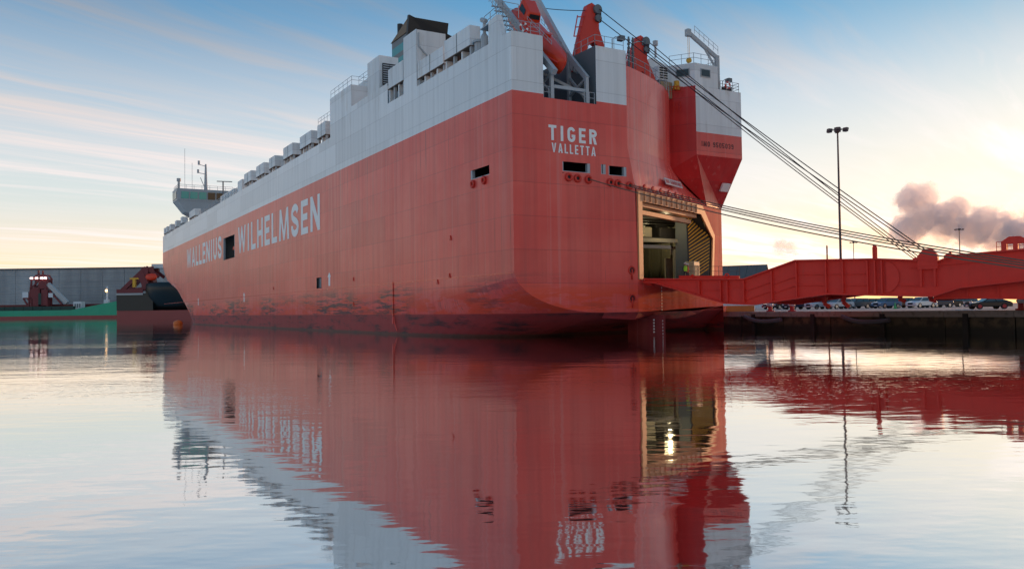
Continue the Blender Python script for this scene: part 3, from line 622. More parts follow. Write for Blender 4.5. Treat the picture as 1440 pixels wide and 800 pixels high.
q = MB(); q.rail([(x, y, 24.72) for x, y in RC], 1.05, 1.5, .03, (.5,)); part(q, 'railing', 'lgrey')
q = MB(); q.rail([(3.25, .12, 20.78), (4.3, .12, 20.78)], 1.0, .5, .03, (.5,)); part(q, 'railing', 'lgrey'); q = MB(); q.rail([(7.5, .12, 20.78), (8.6, .12, 20.78)], 1.0, .5, .03, (.5,)); part(q, 'railing', 'lgrey')
# flood lights and mast on the stern
def floodlight(p, arm):
    p = Vector(p); q = MB(); q.tube([p, p + Vector((0, 0, 1.5)), p + Vector((arm[0] * .5, arm[1] * .5, 1.75)), p + Vector((arm[0], arm[1], 1.75))], .05, 6); f_ = part(q, 'floodlight_arm', 'lgrey')
    e_ = p + Vector((arm[0], arm[1], 1.72)); q = MB(); q.box(e_.x - .05, e_.x + .5, e_.y - .3, e_.y + .3, e_.z - .25, e_.z + .2); part(q, 'floodlight_head', 'grey', f_, bevel=.04)
floodlight((11.5, 1.2, 25.9), (.8, 0)); floodlight((15.2, 3.0, 26.5), (1.2, -.4)); floodlight((31.4, 7.5, 26.0), (.7, 0)); 
for k in range(2):
    q = MB(); x = 14.2 + k * .5; q.tube([(x, 2.2, 24.6), (x, 2.2, 28.3)], .09); 
    for j in range(6): q.box(x - .1, x + .1, 2.1, 2.3, 26.0 + j * .38, 26.2 + j * .38)
    part(q, 'signal_lamp_mast', 'grey')

# free-fall lifeboat ramp (davit)
dv = MB(); dv.bar((4.0, -.5, 22.9), (4.0, 9.6, 32.7), .45, .5); dvl = part(dv, 'lifeboat_rail', 'lgrey')
dv = MB(); dv.bar((7.9, .2, 23.0), (7.9, 3.2, 26.0), .3, .45); part(dv, 'lifeboat_rail', 'lgrey')
q = MB(); q.bar((8.0, 2.3, 24.5), (8.0, 9.0, 33.4), .42, .6); q.tube([(8.0, 2.2, 24.4), (8.25, 1.9, 24.2)], .35, 10); part(q, 'lifeboat_davit_arm', 'lgrey')
q = MB(); q.bar((5.2, 9.4, 33.3), (8.2, 8.8, 33.3), .3, .3); q.tube([(6.4, 9.1, 33.2), (6.4, 9.0, 32.3)], .05); part(q, 'davit_cross_beam', 'lgrey')
for x in (4.15, 7.85):
    for a, b_ in [((x, .25, 20.8), (x, .25, 23.2)), ((x, 3.0, 20.8), (x, 3.0, 25.2)), ((x, 3.0, 22.0), (x, .4, 23.0)), ((x, 3.0, 23.8), (x, .4, 21.2))]:
        q = MB(); q.bar(a, b_, .3 if a[1] == b_[1] else .2); part(q, 'davit_truss_bar', 'lgrey')
q = MB(); q.bar((4.3, .3, 21.9), (7.7, .3, 21.9), .22, .28); part(q, 'davit_truss_bar', 'lgrey')
q = MB(); q.bar((4.3, 3.0, 24.0), (7.7, .4, 21.6), .2, .25); part(q, 'davit_truss_bar', 'lgrey')
q = MB()
for k in range(9): q.bar((2.6, 3.6 + k * .55, 26.2 + k * .62), (3.6, 3.6 + k * .55, 26.2 + k * .62), .3, .04)
q.rail([(2.6, 3.4, 26.0), (2.6, 8.5, 31.7)], 1.0, .9, .03, (.33, .66)); q.rail([(3.6, 3.4, 26.0), (3.6, 8.5, 31.7)], 1.0, .9, .03, (.33, .66)); part(q, 'davit_stairs', 'lgrey')

# ramp hoist A-frames
def a_frame(xa, za, ya, spread, zfoot, lean=0):
    """closed plate A-shape seen from astern"""
    o = []; w2 = .78
    apex = [(xa - .75, za - 1.1), (xa - .45, za - .25), (xa, za), (xa + .4, za - .2), (xa + .78, za - .9)]
    outer = apex + [(xa + .8, za - 2.4), (xa + spread * 1.08, zfoot), (xa + spread * .68, zfoot), (xa + .75, za - 4.15), (xa + .1, za - 3.75), (xa - .5, za - 4.2), (xa - spread * .6, zfoot), (xa - spread, zfoot)]
    q = MB(); q.prism([(x, ya + (za - z) * lean, z) for x, z in outer], (0, .75, 0)); f_ = part(q, 'ramp_hoist_frame', 'redgear', bevel=.04)
    q = MB(); q.box(xa + .35, xa + .98, ya - .12, ya + .9, za - 1.75, za - .35); part(q, 'sheave_housing', 'dark', f_)
    q = MB(); q.tube([(xa + .55, ya - .25, za - .6), (xa + .55, ya + 1.0, za - .6)], .45, 14); q.tube([(xa + .6, ya - .25, za - 1.45), (xa + .6, ya + 1.0, za - 1.45)], .35, 14); part(q, 'sheave', 'grey', f_)
    q = MB()    # service platform on the outer leg
    lx, lz = xa - 2.2, za - 3.3
    for dx_ in (0, .75):
        q.bar((lx + dx_, ya - .1, lz - .3 + dx_ * .3), (lx + dx_ + .45, ya - .1, lz + 1.75 + dx_ * .1), .08)
    for t_ in (0, .45, .95): q.bar((lx + .45 * t_, ya - .1, lz - .3 + 2.0 * t_), (lx + .75 + .45 * t_, ya - .1, lz - .1 + 1.95 * t_), .08)
    part(q, 'platform_guard', 'redgear', f_)
    q = MB(); q.rail([(xa - spread - .1, ya - .2, zfoot), (xa - .9, ya - .2, za - 1.3)], .35, .5, .025, (0,)); part(q, 'frame_ladder', 'redgear', f_)
a_frame(10.95, 31.45, 3.5, 2.35, 24.6); a_frame(19.2, 30.5, 6.5, 2.5, 24.65)

# deckhouse on the starboard quarter, crane
dh = MB(); dh.poly  # outline in plan
pl_ = [(24.15, 8.0), (25.75, 5.75), (29.0, 5.75), (30.2, 7.6), (30.2, 13), (22.0, 13), (22.0, 10.6)]
dh.prism([(x, y, 25.92) for x, y in pl_], (0, 0, 2.45)); dh_ = part(dh, 'deckhouse', 'white', bevel=.03)
q = MB(); q.loft([[(20.3, 10.5, 24.6), (26.4, 10.5, 24.6), (26.4, 10.5, 29.2), (23.9, 10.5, 29.9), (20.3, 10.5, 28.3)], [(20.3, 18, 24.6), (26.4, 18, 24.6), (26.4, 18, 29.2), (23.9, 18, 29.9), (20.3, 18, 28.3)]]); part(q, 'upper_deckhouse', 'white')
for (ax, ay), (bx2, by2) in [((24.55, 7.42), (25.45, 6.17)), ((26.5, 5.75), (27.9, 5.75))]:
    v = Vector((bx2 - ax, by2 - ay, 0)); nv = Vector((v.y, -v.x, 0)).normalized()
    q = MB(); q.prism([Vector((ax, ay, 26.95)) + nv * .03, Vector((bx2, by2, 26.95)) + nv * .03, Vector((bx2, by2, 27.85)) + nv * .03, Vector((ax, ay, 27.85)) + nv * .03], nv * .04); wf = part(q, 'window_frame', 'lgrey', dh_)
    q = MB(); i_ = v.normalized() * .12; q.prism([Vector((ax, ay, 27.05)) + nv * .075 + i_, Vector((bx2, by2, 27.05)) + nv * .075 - i_, Vector((bx2, by2, 27.75)) + nv * .075 - i_, Vector((ax, ay, 27.75)) + nv * .075 + i_], nv * .02)
    part(q, 'window_glass', 'glass', dh_)
q = MB(); q.rail([(24.3, 8.1, 28.4), (25.8, 5.95, 28.4), (28.9, 5.95, 28.4), (30, 7.8, 28.4), (30, 12, 28.4)], 1.05, 1.2, .03); part(q, 'railing', 'lgrey')
q = MB(); q.rail([(29.4, 5.8, 25.92), (32.1, 5.8, 25.92), (32.1, 10, 25.92)], 1.0, .9, .03, (.33, .66)); part(q, 'railing', 'lgrey')
q = MB(); q.box(30.9, 31.9, 6.6, 7.2, 25.93, 26.7); part(q, 'deck_winch', 'dark')
cr = MB(); cr.tube([(31.1, 8, 24.6), (31.1, 8, 30.4)], .3, 12); cr_ = part(cr, 'deck_crane_post', 'lgrey', smooth=False)
q = MB(); q.bar((31.1, 8, 30.2), (27.0, 8, 32.4), .28, .42); q.bar((31.0, 8, 28.9), (29.4, 8, 30.9), .18, .18); q.box(26.7, 27.2, 7.75, 8.25, 32.0, 32.75); part(q, 'deck_crane_boom', 'lgrey', cr_)
q = MB(); q.rail([(31.0, 7.7, 30.5), (27.6, 7.7, 32.3)], .85, .75, .025, (.5,)); part(q, 'railing', 'lgrey', cr_)
q = MB(); q.tube([(26.9, 8, 32.0), (26.9, 8, 29.6)], .025, 5); q.tube([(27.1, 8, 32.0), (27.1, 8, 29.6)], .025, 5); q.tube([(27, 7.85, 29.35), (27, 8.15, 29.35)], .28, 10); part(q, 'crane_hook_block', 'yellow', cr_)
q = MB(); q.box(22.4, 23.6, 7.6, 8.6, 26.6, 28.1); tk = part(q, 'ventilation_cabinet', 'white')
for j in range(2):
    for k in range(5): q = MB(); q.box(22.5 + j * .58, 22.98 + j * .58, 7.54, 7.595, 26.75 + k * .26, 26.9 + k * .26); part(q, 'cabinet_slot', 'dark', tk)
q = MB(); q.box(22.5, 24.0, 7.4, 7.7, 24.7, 26.4); part(q, 'gear_locker', plain('tan_locker', (.35, .26, .14), .6))
q = MB(); q.box(24.0, 24.7, 6.9, 7.3, 25.6, 26.0); q.tube([(24.3, 7, 26.0), (24.3, 7, 26.5)], .28, 8); part(q, 'yellow_winch', 'yellow')
q = MB(); q.rail([(23.2, 7.2, 24.75), (24.8, 6.6, 24.75)], 1.1, .35, .03, (.5,)); q.rail([(24.1, 7.35, 23.2), (24.6, 6.8, 23.2)], 1.1, .35, .03, (.5,)); part(q, 'platform_guard', 'redgear')
q = MB(); q.tube([(23.6, 9.5, 29.6), (23.6, 9.5, 30.9)], .12, 8); q.tube([(23.6, 9.5, 30.9), (23.6, 9.5, 31.4)], .28, 8); part(q, 'vent_pipe', 'lgrey')

# bridge near the bow
bd = MB(); bd.loft([[(-.6, 178.6, 33.2), (32.8, 178.6, 33.2), (32.9, 178.4, 36.4), (-.7, 178.4, 36.4)], [(-.6, 186, 33.2), (32.8, 186, 33.2), (32.9, 186.2, 36.4), (-.7, 186.2, 36.4)]]); bd_ = part(bd, 'bridge', 'bridgegrey')
q = MB(); q.loft([[(-.5, 178.7, 33.18), (32.6, 178.7, 33.18), (32.6, 186, 33.18), (-.5, 186, 33.18)], [(1.6, 178.9, 30.2), (30.4, 178.9, 30.2), (30.4, 185, 30.2), (1.6, 185, 30.2)], [(4.5, 179, 28.6), (27.7, 179, 28.6), (27.7, 185, 28.6), (4.5, 185, 28.6)]]); part(q, 'bridge_underside', 'bridgegrey', bd_)
q = MB(); q.box(5, 27.3, 178, 186, 24.6, 28.6); part(q, 'bridge_house', 'bridgegrey', bd_)
for k in range(14): q = MB(); q.prism([(.45 + k * 2.28, 178.5, 33.7), (2.35 + k * 2.28, 178.5, 33.7), (2.35 + k * 2.28, 178.36, 35.6), (.45 + k * 2.28, 178.36, 35.6)], (0, -.05, 0)); part(q, 'bridge_window', 'tealglass' if k < 3 else 'glass', bd_)
for k in range(3): q = MB(); q.prism([(-.68, 179.2 + k * 2.3, 33.7), (-.68, 181.1 + k * 2.3, 33.7), (-.74, 181.1 + k * 2.3, 35.6), (-.74, 179.2 + k * 2.3, 35.6)], (-.05, 0, 0)); part(q, 'bridge_window', 'glass', bd_)
q = MB(); q.rail([(-.3, 186, 36.4), (-.3, 178.8, 36.4), (14, 178.8, 36.4)], 1.1, 2, .05); part(q, 'railing', 'lgrey', bd_)
q = MB(); q.tube([(7.2, 181, 36.4), (7.2, 181, 43.8)], [.5, .22], 8); q.bar((7.2, 181, 41.0), (5.2, 181, 41.3), .15); q.bar((7.2, 181, 43.2), (5.4, 181, 43.6), .15); q.tube([(5.4, 181, 43.5), (5.4, 181, 44.6)], .3, 8); q.tube([(5.2, 181, 41.2), (5.2, 181, 42.2)], .28, 8); q.bar((7.0, 181, 37), (5.8, 181, 40), .15); part(q, 'radar_mast', 'lgrey', bd_)
q = MB(); q.tube([(.2, 181, 36.4), (.2, 181, 38.6)], .3, 8); q.tube([(.2, 181, 38.6), (.2, 181, 39.4)], .55, 10); part(q, 'searchlight', 'lgrey', bd_)
for x, h in [(1.9, 6.8), (3.8, 4.4)]: q = MB(); q.tube([(x, 182, 36.4), (x, 182, 37 + h * 1.6)], .05, 5); part(q, 'whip_antenna', 'lgrey', bd_)
q = MB(); q.rail([(.2, 178, 26), (.2, 163.5, 26)], 1.1, 3, .05); q.rail([(.2, 149, 26), (.2, 107, 26)], 1.1, 3, .05); part(q, 'railing', 'lgrey')
q = MB(); q.tube([(1.5, 128, 28.3), (1.5, 128, 31.2)], .15, 6); q.bar((.2, 128, 31.2), (3.4, 128, 31.3), .3, .15); part(q, 'radar_scanner', 'grey')

# ================================================================== things on the ship
# free-fall lifeboat: lofted hull along an inclined axis
lbx = Vector((5.3, .75, 24.35)); sl_ = math.atan2(7.6, 9.0); axd = Vector((0, math.cos(sl_), math.sin(sl_))); upd = Vector((0, -math.sin(sl_), math.cos(sl_))); rtd = Vector((1, 0, 0))
lb = empty('lifeboat', S(*lbx), HEAD, 'bright orange enclosed lifeboat on the grey launching rails at the stern', 'lifeboat')
def lbp(u, a, b_): return axd * u + rtd * a + upd * b_
rings = []
for u, wd, zl, zh in [(-1.0, .04, -.35, .45), (-.6, .42, -.95, .62), (.4, .95, -1.25, .85), (2, 1.15, -1.3, .95), (5, 1.25, -1.25, 1.05), (7.5, 1.22, -1.1, 1.1), (9.2, 1.1, -.9, 1.1), (9.6, .8, -.5, .9)]:
    rg = []
    for k in range(18):
        a = 2 * math.pi * k / 18; c_, s_ = math.cos(a), math.sin(a)
        x = wd * math.copysign(abs(c_) ** (.8 if s_ > 0 else 1.15), c_); zz_ = (zh if s_ > 0 else -zl) * math.copysign(abs(s_) ** (.8 if s_ > 0 else 1.25), s_); rg.append(lbp(u, x, zz_))
    rings.append(rg)
q = MB(); q.loft(rings); q.build('boat_hull', 'orange', lb, smooth=True)
q = MB(); q.loft([[lbp(6.4, x, z_) for x, z_ in ((-.85, .8), (.85, .8), (.65, 1.7), (-.65, 1.7))], [lbp(8.4, x, z_) for x, z_ in ((-.9, .8), (.9, .8), (.75, 2.3), (-.75, 2.3))]]); wh = q.build('wheelhouse', 'orange', lb, bevel=.15)
for x in (-.93, ): q = MB(); q.quad(lbp(6.9, -.84, 1.2), lbp(8.0, -.87, 1.3), lbp(8.0, -.80, 1.9), lbp(7.0, -.76, 1.65)); q.build('wheelhouse_window', 'glass', wh)
q = MB(); q.quad(lbp(6.38, -.6, 1.15), lbp(6.38, .6, 1.15), lbp(6.39, .52, 1.58), lbp(6.39, -.52, 1.58)); q.build('wheelhouse_window', 'glass', wh)
q = MB(); q.tube([lbp(-.6, -.46, .05), lbp(.4, -1.0, .05), lbp(2, -1.2, .06), lbp(5, -1.3, .08), lbp(9, -1.15, .1)], .11, 6); q.build('rubbing_strake', M['redgear'], lb)
q = MB(); q.rail([lbp(1.2, -.55, .95), lbp(6.2, -.75, 1.1)], .3, .8, .025, (0,)); q.build('grab_rail', 'lgrey', lb)
q = MB(); q.rail([lbp(1.2, .55, .95), lbp(6.2, .75, 1.1)], .3, .8, .025, (0,)); q.build('grab_rail', 'lgrey', lb)
q = MB(); q.tube([lbp(3.2, 0, 1.0), lbp(3.2, 0, 1.22)], .35, 12); q.build('hatch', 'orange', lb)
# lifebuoys
M['buoy'] = plain('lifebuoy_red', (.6, .03, .02), .5)
def lifebuoy(p, ax, lab):
    q = MB(); q.torus((0, 0, 0), ax, .34, .085, 22, 8); o = q.build('lifebuoy', 'buoy', loc=S(*p)); o.rotation_euler = (0, 0, HEAD); tag(o, lab, 'lifebuoy')
    for k in range(4):
        a = k * math.pi / 2 + .4; axv = Vector(ax).normalized(); u = axv.cross(Vector((0, 0, 1))).normalized(); w_ = axv.cross(u); c_ = (u * math.cos(a) + w_ * math.sin(a)) * .34
        t_ = (-u * math.sin(a) + w_ * math.cos(a)) * .09; b2 = MB(); b2.tube([c_ - t_, c_ + t_], .1, 8); b2.build('white_band', 'letter', o)
lifebuoy((1.35, .12, 26.55), (0, 1, 0), 'red lifebuoy on the railing beside the orange lifeboat')
lifebuoy((30.4, 5.72, 26.5), (0, 1, 0), 'red and white lifebuoy on the starboard quarter railing under the crane')
rb = MB(); rb.loft([[(-.2, -1.6 + 0, 0), (.0, -1.6, .3), (.1, -1.6, 0)], [(-.8, 0, -.1), (-.7, 0, .6), (.7, 0, .6), ][:3], [(-.2, 2, 0), (0, 2, .5), (.3, 2, 0)]])
o = rb.build('rescue_boat', 'orange', loc=S(.9, 111.5, 15.3)); o.rotation_euler = (0, 0, HEAD); tag(o, 'small orange rescue boat in the square side opening between the two words', 'boat')

# ================================================================== STERN RAMP (d along the ramp, w across it)
def RP(d_, z, w_=0): return Vector(D(1.0 + w_, z, d_))
RB = RP(0, 5.1)
ramp = empty('stern_ramp', S(*RB), HEAD, 'long red steel loading ramp reaching from the stern door to the quay', 'ramp')
def rpart(mb, name, m='ramp', parent=None, **k): return mb.build(name, m, parent or ramp, base=RB, **k)
WN = Vector((DK[0], DK[1], 0)); RD = Vector((DN[0], DN[1], 0))
topl = [(.25, 5.2), (1.4, 5.14), (9.66, 4.88), (14.0, 6.27), (20.2, 6.12), (24.6, 5.75), (25.6, 6.13), (30.1, 6.35), (37, 6.6), (39, 6.0)]
botl = [(.25, 4.95), (1.4, 4.85), (7.85, 2.9), (10.36, 2.76), (16.5, 3.52), (20.5, 3.34), (24.2, 3.2), (26.0, 3.8), (30.1, 4.2), (39, 4.6)]
def interp(t_, d_):
    for (a, za), (b_, zb) in zip(t_, t_[1:]):
        if d_ <= b_: return za + (zb - za) * max(0, (d_ - a) / (b_ - a))
    return t_[-1][1]
for w_ in (0, 12.6):
    q = MB(); q.prism([RP(a, z, w_) for a, z in botl] + [RP(a, z, w_) for a, z in reversed(topl)], WN * .12); gd = rpart(q, 'side_girder')
    q = MB()
    for t_, s_ in ((topl, .03), (botl, -.03)):
        for (a, za), (b_, zb) in zip(t_, t_[1:]): q.prism([RP(a, za - .05 + s_, w_ - .38), RP(b_, zb - .05 + s_, w_ - .38), RP(b_, zb + .06 + s_, w_ - .38), RP(a, za + .06 + s_, w_ - .38)], WN * .8)
    rpart(q, 'girder_flange', parent=gd)
    for d_ in ((5.6, 7.55, 8.15, 9.6, 12.0, 14.05, 16.4, 17.7, 19.55, 20.1, 20.6) if w_ == 0 else (8, 12, 16, 20, 24, 28)):
        q = MB(); q.prism([RP(d_ - .05, interp(botl, d_) + .1, w_ - .002), RP(d_ + .06, interp(botl, d_) + .1, w_ - .002), RP(d_ + .06, interp(topl, d_) - .1, w_ - .002), RP(d_ - .05, interp(topl, d_) - .1, w_ - .002)], WN * -.34); rpart(q, 'stiffener', parent=gd)
    if w_ == 0:
        for d0, d1, zo in [(8.2, 9.5, .62), (9.7, 11.9, 1.0), (12.1, 13.95, 1.25), (14.1, 16.3, 1.1), (16.5, 17.6, 1.1), (17.8, 19.4, 1.1), (9.7, 11.9, 1.75), (12.1, 13.95, 2.0), (14.1, 16.3, 2.0), (17.8, 19.4, 2.0), (5.8, 7.4, .9), (22.6, 29.5, .55), (21.9, 23.1, 1.9)]:
            q = MB(); q.bar(RP(d0, interp(topl, d0) - zo, w_ - .05), RP(d1, interp(topl, d1) - zo, w_ - .08), .16, .06); rpart(q, 'girder_rib', parent=gd)
        # rounded doubler by the hinge
        q = MB(); c_ = RP(20.7, 4.7, -.08); q.prism([c_ + RD * (1.15 * math.cos(R(a))) + Vector((0, 0, 1.25 * math.sin(R(a)))) for a in range(-80, 81, 16)], WN * -.06); rpart(q, 'hinge_doubler', parent=gd)
        for d_ in (7.8, ):   # radiused bracket at the knuckle
            q = MB(); q.prism([RP(7.85, 2.95, -.03), RP(8.9, 2.9, -.03), RP(8.45, 3.1, -.03), RP(8.2, 3.5, -.03), RP(8.15, 4.7, -.03), RP(7.85, 4.7, -.03)], WN * -.06); rpart(q, 'knuckle_bracket', parent=gd)
q = MB(); dkp = [(.0, 5.12), (9.6, 4.5), (22, 4.35), (26, 4.5), (39, 5.0)]
for (a, za), (b_, zb) in zip(dkp, dkp[1:]): q.prism([RP(a, za - .15, .13), RP(b_, zb - .15, .13), RP(b_, zb, .13), RP(a, za, .13)], WN * 12.45)
rpart(q, 'roadway_plate')
for k in range(14):
    d_ = 4 + k * 2.4; q = MB(); z = interp(dkp, d_) - .16; zl = max(z - 1.0, interp(botl, d_) + .1); q.prism([RP(d_, zl, .13), RP(d_ + .15, zl, .13), RP(d_ + .15, z, .13), RP(d_, z, .13)], WN * 12.4); rpart(q, 'cross_beam')
# hoisting brackets on the girders
for d_, w_ in ((23.9, -.34), (21.2, 12.2)):
    q = MB(); q.prism([RP(d_ - .75, 5.2, w_), RP(d_ + .65, 5.2, w_), RP(d_ + .65, 6.25, w_), RP(d_ + .3, 6.75, w_), RP(d_ - .3, 6.75, w_), RP(d_ - .75, 6.2, w_)], WN * .8); br = rpart(q, 'hoisting_bracket', bevel=.03)
    q = MB(); q.prism([RP(d_ - .6, 3.9, w_), RP(d_ - .45, 3.9, w_), RP(d_ - .45, 5.2, w_), RP(d_ - .6, 5.2, w_)], WN * .4); q.prism([RP(d_ + .35, 3.9, w_), RP(d_ + .5, 3.9, w_), RP(d_ + .5, 5.2, w_), RP(d_ + .35, 5.2, w_)], WN * .4); rpart(q, 'bracket_leg', parent=br)
    for zz_ in (5.45, 5.9): q = MB(); q.prism([RP(d_ - .8, zz_, w_ - .04), RP(d_ + .7, zz_, w_ - .04), RP(d_ + .7, zz_ + .09, w_ - .04), RP(d_ - .8, zz_ + .09, w_ - .04)], WN * .08); rpart(q, 'bracket_rib', parent=br)
q = MB(); q.prism([RP(24.9, 5.8, .2), RP(25.5, 6.0, .2), RP(25.4, 6.5, .2), RP(24.9, 6.2, .2)], WN * .4); rpart(q, 'guide_lug')
q = MB(); q.bar(RP(20.1, 6.1, 0), RP(20.1, 7.1, 0), .26, .26); q.tube([RP(20.1, 7.05, 0), RP(20.1, 7.25, 0)], .15, 8); rpart(q, 'guide_post')
q = MB(); q.prism([RP(28.7, 6.3, -.25), RP(29.05, 6.3, -.25), RP(29.05, 6.85, -.25), RP(29.45, 6.85, -.25), RP(29.45, 6.3, -.25), RP(29.75, 6.3, -.25), RP(29.75, 6.85, -.25), RP(30.1, 6.85, -.25), RP(30.1, 6.3, -.25), RP(30.5, 6.3, -.25), RP(30.5, 7.0, -.25), RP(29.9, 7.35, -.25), RP(29.2, 7.35, -.25), RP(28.7, 7.0, -.25)], WN * .6); rpart(q, 'stowing_bracket')
q = MB(); q.rail([RP(28.4, 6.3, -.1), RP(30.5, 6.4, -.1)], .7, .35, .025, (.5,)); rpart(q, 'ramp_railing')
# low bulwark with eyes at the root of the ramp
q = MB(); q.prism([RP(2.2, 5.1, 3.2), RP(8.0, 4.95, 3.2), RP(8.0, 5.35, 3.2), RP(2.2, 5.55, 3.2)], WN * .15); bk = rpart(q, 'side_bulwark')
for d_ in (3.6, 6.9): q = MB(); q.torus(RP(d_, 5.4, 3.1), WN, .16, .06, 14, 6); rpart(q, 'lifting_eye', parent=bk)
q = MB(); q.rail([RP(2.2, 5.5, 3.3), RP(8.0, 5.3, 3.3)], .9, 1.0, .02, (.5,)); rpart(q, 'ramp_railing', 'rope')
q = MB(); q.prism([RP(8.0, 4.9, 12.2), RP(12.5, 4.7, 12.2), RP(12.5, 5.0, 12.2), RP(8.0, 5.2, 12.2)], WN * .06); rpart(q, 'warning_board', 'yellow')
# hinge lugs at the sill
for k in range(5): q = MB(); q.prism([RP(-.15, 4.7, .6 + k * 2.8), RP(.7, 4.6, .6 + k * 2.8), RP(.5, 5.05, .6 + k * 2.8), RP(-.15, 5.15, .6 + k * 2.8)], WN * .5); rpart(q, 'hinge_lug')
for d_, dz in [(14.8, .9), (16.4, 1.1), (20.9, .5), (23.2, .45)]:
    q = MB(); zb = interp(botl, d_); q.bar(RP(d_, zb + .1, 6), RP(d_ - .2, zb - dz * .6, 6), .35, .3); q.bar(RP(d_ - .2, zb - dz * .6, 6), RP(d_ + .3, zb - dz, 6), .3, .3); rpart(q, 'underside_hook')
# outer flap that slopes to the quay
flt = [(24.0, 3.15), (26.0, 3.78), (30.1, 4.2), (36, 4.0), (44, 2.5)]; flb = [(24.0, 2.98), (26.4, 3.0), (30.1, 2.86), (38, 2.5), (44, 2.15)]
for w_ in (1.2, 11.4):
    q = MB(); q.prism([RP(a, z, w_) for a, z in flb] + [RP(a, z, w_) for a, z in reversed(flt)], WN * .12); fl = rpart(q, 'flap_girder')
    q = MB()
    for t_ in (flt, flb):
        for (a, za), (b_, zb) in zip(t_, t_[1:]): q.prism([RP(a, za - .04, w_ - .2), RP(b_, zb - .04, w_ - .2), RP(b_, zb + .05, w_ - .2), RP(a, za + .05, w_ - .2)], WN * .4)
    rpart(q, 'flap_flange', parent=fl)
    for d_ in (26.3, 28.3, 30.2, 32.5, 35): q = MB(); q.prism([RP(d_ - .05, interp(flb, d_), w_), RP(d_ + .06, interp(flb, d_), w_), RP(d_ + .06, interp(flt, d_), w_), RP(d_ - .05, interp(flt, d_), w_)], WN * -.15); rpart(q, 'stiffener', parent=fl)
q = MB()
for (a, za), (b_, zb) in zip(flt, flt[1:]): q.prism([RP(a, za - .3, 1.35), RP(b_, zb - .3, 1.35), RP(b_, zb - .2, 1.35), RP(a, za - .2, 1.35)], WN * 10)
rpart(q, 'flap_plate')
q = MB(); q.bar(RP(25.6, 3.95, 1.1), RP(27.8, 4.0, 1.1), .1, .1); q.bar(RP(28.5, 4.35, 1.1), RP(32, 4.5, 1.1), .12, .12); rpart(q, 'flap_edge_tube', 'lgrey')

# ---------------------------------------------------------------- wires and mooring lines
def cable(name, a, b_, r_, m, sag, lab, cat, grp):
    a, b_ = Vector(a), Vector(b_); pts = []
    for k in range(25):
        t_ = k / 24; p = a.lerp(b_, t_); p.z -= sag * 4 * t_ * (1 - t_); pts.append(p)
    q = MB(); q.tube(pts, r_, 6); base = S(*a); o = q.build(name, m, base=a); o.location = base; o.rotation_euler = (0, 0, HEAD); return tag(o, lab, cat, grp)
e1, e2 = RP(23.7, 6.7, 0), RP(21.2, 6.7, 12.6)
for a, b_, lab in [((11.6, 3.35, 30.95), e1 + RD * .0, 'uppermost steel hoist wire from the taller red A-frame to the ramp'), ((11.65, 3.35, 29.95), e1 + RD * -.25, 'lower steel hoist wire from the taller red A-frame to the ramp'),
                   ((19.85, 6.35, 30.0), e2 + RD * .2, 'upper steel hoist wire from the shorter red A-frame to the ramp'), ((19.9, 6.35, 29.1), e2 + RD * -.1, 'middle steel hoist wire from the shorter red A-frame to the ramp'), ((19.9, 6.6, 28.95), e2 + RD * -.4, 'lowest steel hoist wire from the shorter red A-frame to the ramp')]:
    cable('hoist_wire', a, b_, .045, 'cable', .35, lab, 'cable', 'hoist wires between ship and ramp')
cable('stay_wire', (10.3, 3.6, 30.6), (7.9, 8.8, 32.2), .035, 'cable', .1, 'thin stay wire between the taller red A-frame and the lifeboat davit', 'cable', None)
for a, b_, sg_, lab in [((7.7, -.2, 13.95), (22, -42, 2.7), 1.15, 'lowest mooring rope running from the middle fairlead under the ship name'), ((10.95, -.2, 13.8), (22.2, -42, 2.7), .95, 'tan mooring rope running from the fairlead right of the ship name'), ((12.25, -.2, 13.75), (22.4, -42.1, 2.75), .85, 'tan mooring rope running from the outermost transom fairlead')]:
    cable('mooring_rope', a, b_, .05, 'rope', sg_, lab, 'rope', 'mooring ropes from the transom to the quay')
cable('mooring_rope', D(5, 13.75, .35), (22.5, -42.2, 2.8), .05, 'rope', .7, 'tan mooring rope running from the rollers above the stern door', 'rope', 'mooring ropes from the transom to the quay')
md_ = empty('mooring_dolphin', S(22.3, -42.6, 0), HEAD, 'concrete mooring post out in the water where the stern ropes are tied', 'dolphin')
q = MB(); q.tube([(0, 0, -3), (0, 0, 2.0)], .9, 16); q.build('pile', 'grey', md_); q = MB(); q.tube([(0, 0, 2.0), (0, 0, 2.6), (0, 0, 2.9)], [.35, .3, .45], 14); q.build('bollard', 'rubber', md_)
cable('messenger_line', (-.05, 4.4, 14.3), (5.1, -.1, 14.4), .02, 'cable', .35, 'thin dark line hanging round the port quarter corner', 'rope', None)

# ================================================================== QUAY
QZ = 1.92; QX = 34.0
m, g, b = mat('quay_concrete'); oc = g.new('ShaderNodeTexCoord').outputs['Object']
n1 = g.noise(oc, .12, 6, .6); n2 = g.noise(oc, 1.8, 6, .6); x, y, z = g.sep(oc)
cc = g.mix(n1, (.20, .185, .17), (.36, .335, .31)); cc = g.mix(g.math('MULTIPLY', g.ss(n2, .5, .7), .5), cc, (.07, .065, .06)); g.put(b.inputs['Base Color'], cc); b.inputs['Roughness'].default_value = .8
bp = g.new('ShaderNodeBump'); bp.inputs[0].default_value = .4; bp.inputs[1].default_value = .02; g.put(bp.inputs['Height'], n2); g.put(b.inputs['Normal'], bp.outputs[0]); M['quay'] = m
m, g, b = mat('wet_quay_wall'); oc = g.new('ShaderNodeTexCoord').outputs['Object']; x, y, z = g.sep(oc)
st_ = g.noise(g.mapv(oc, (.6, .6, .12)), 1, 6, .65); n2 = g.noise(oc, 1.2, 6, .6)
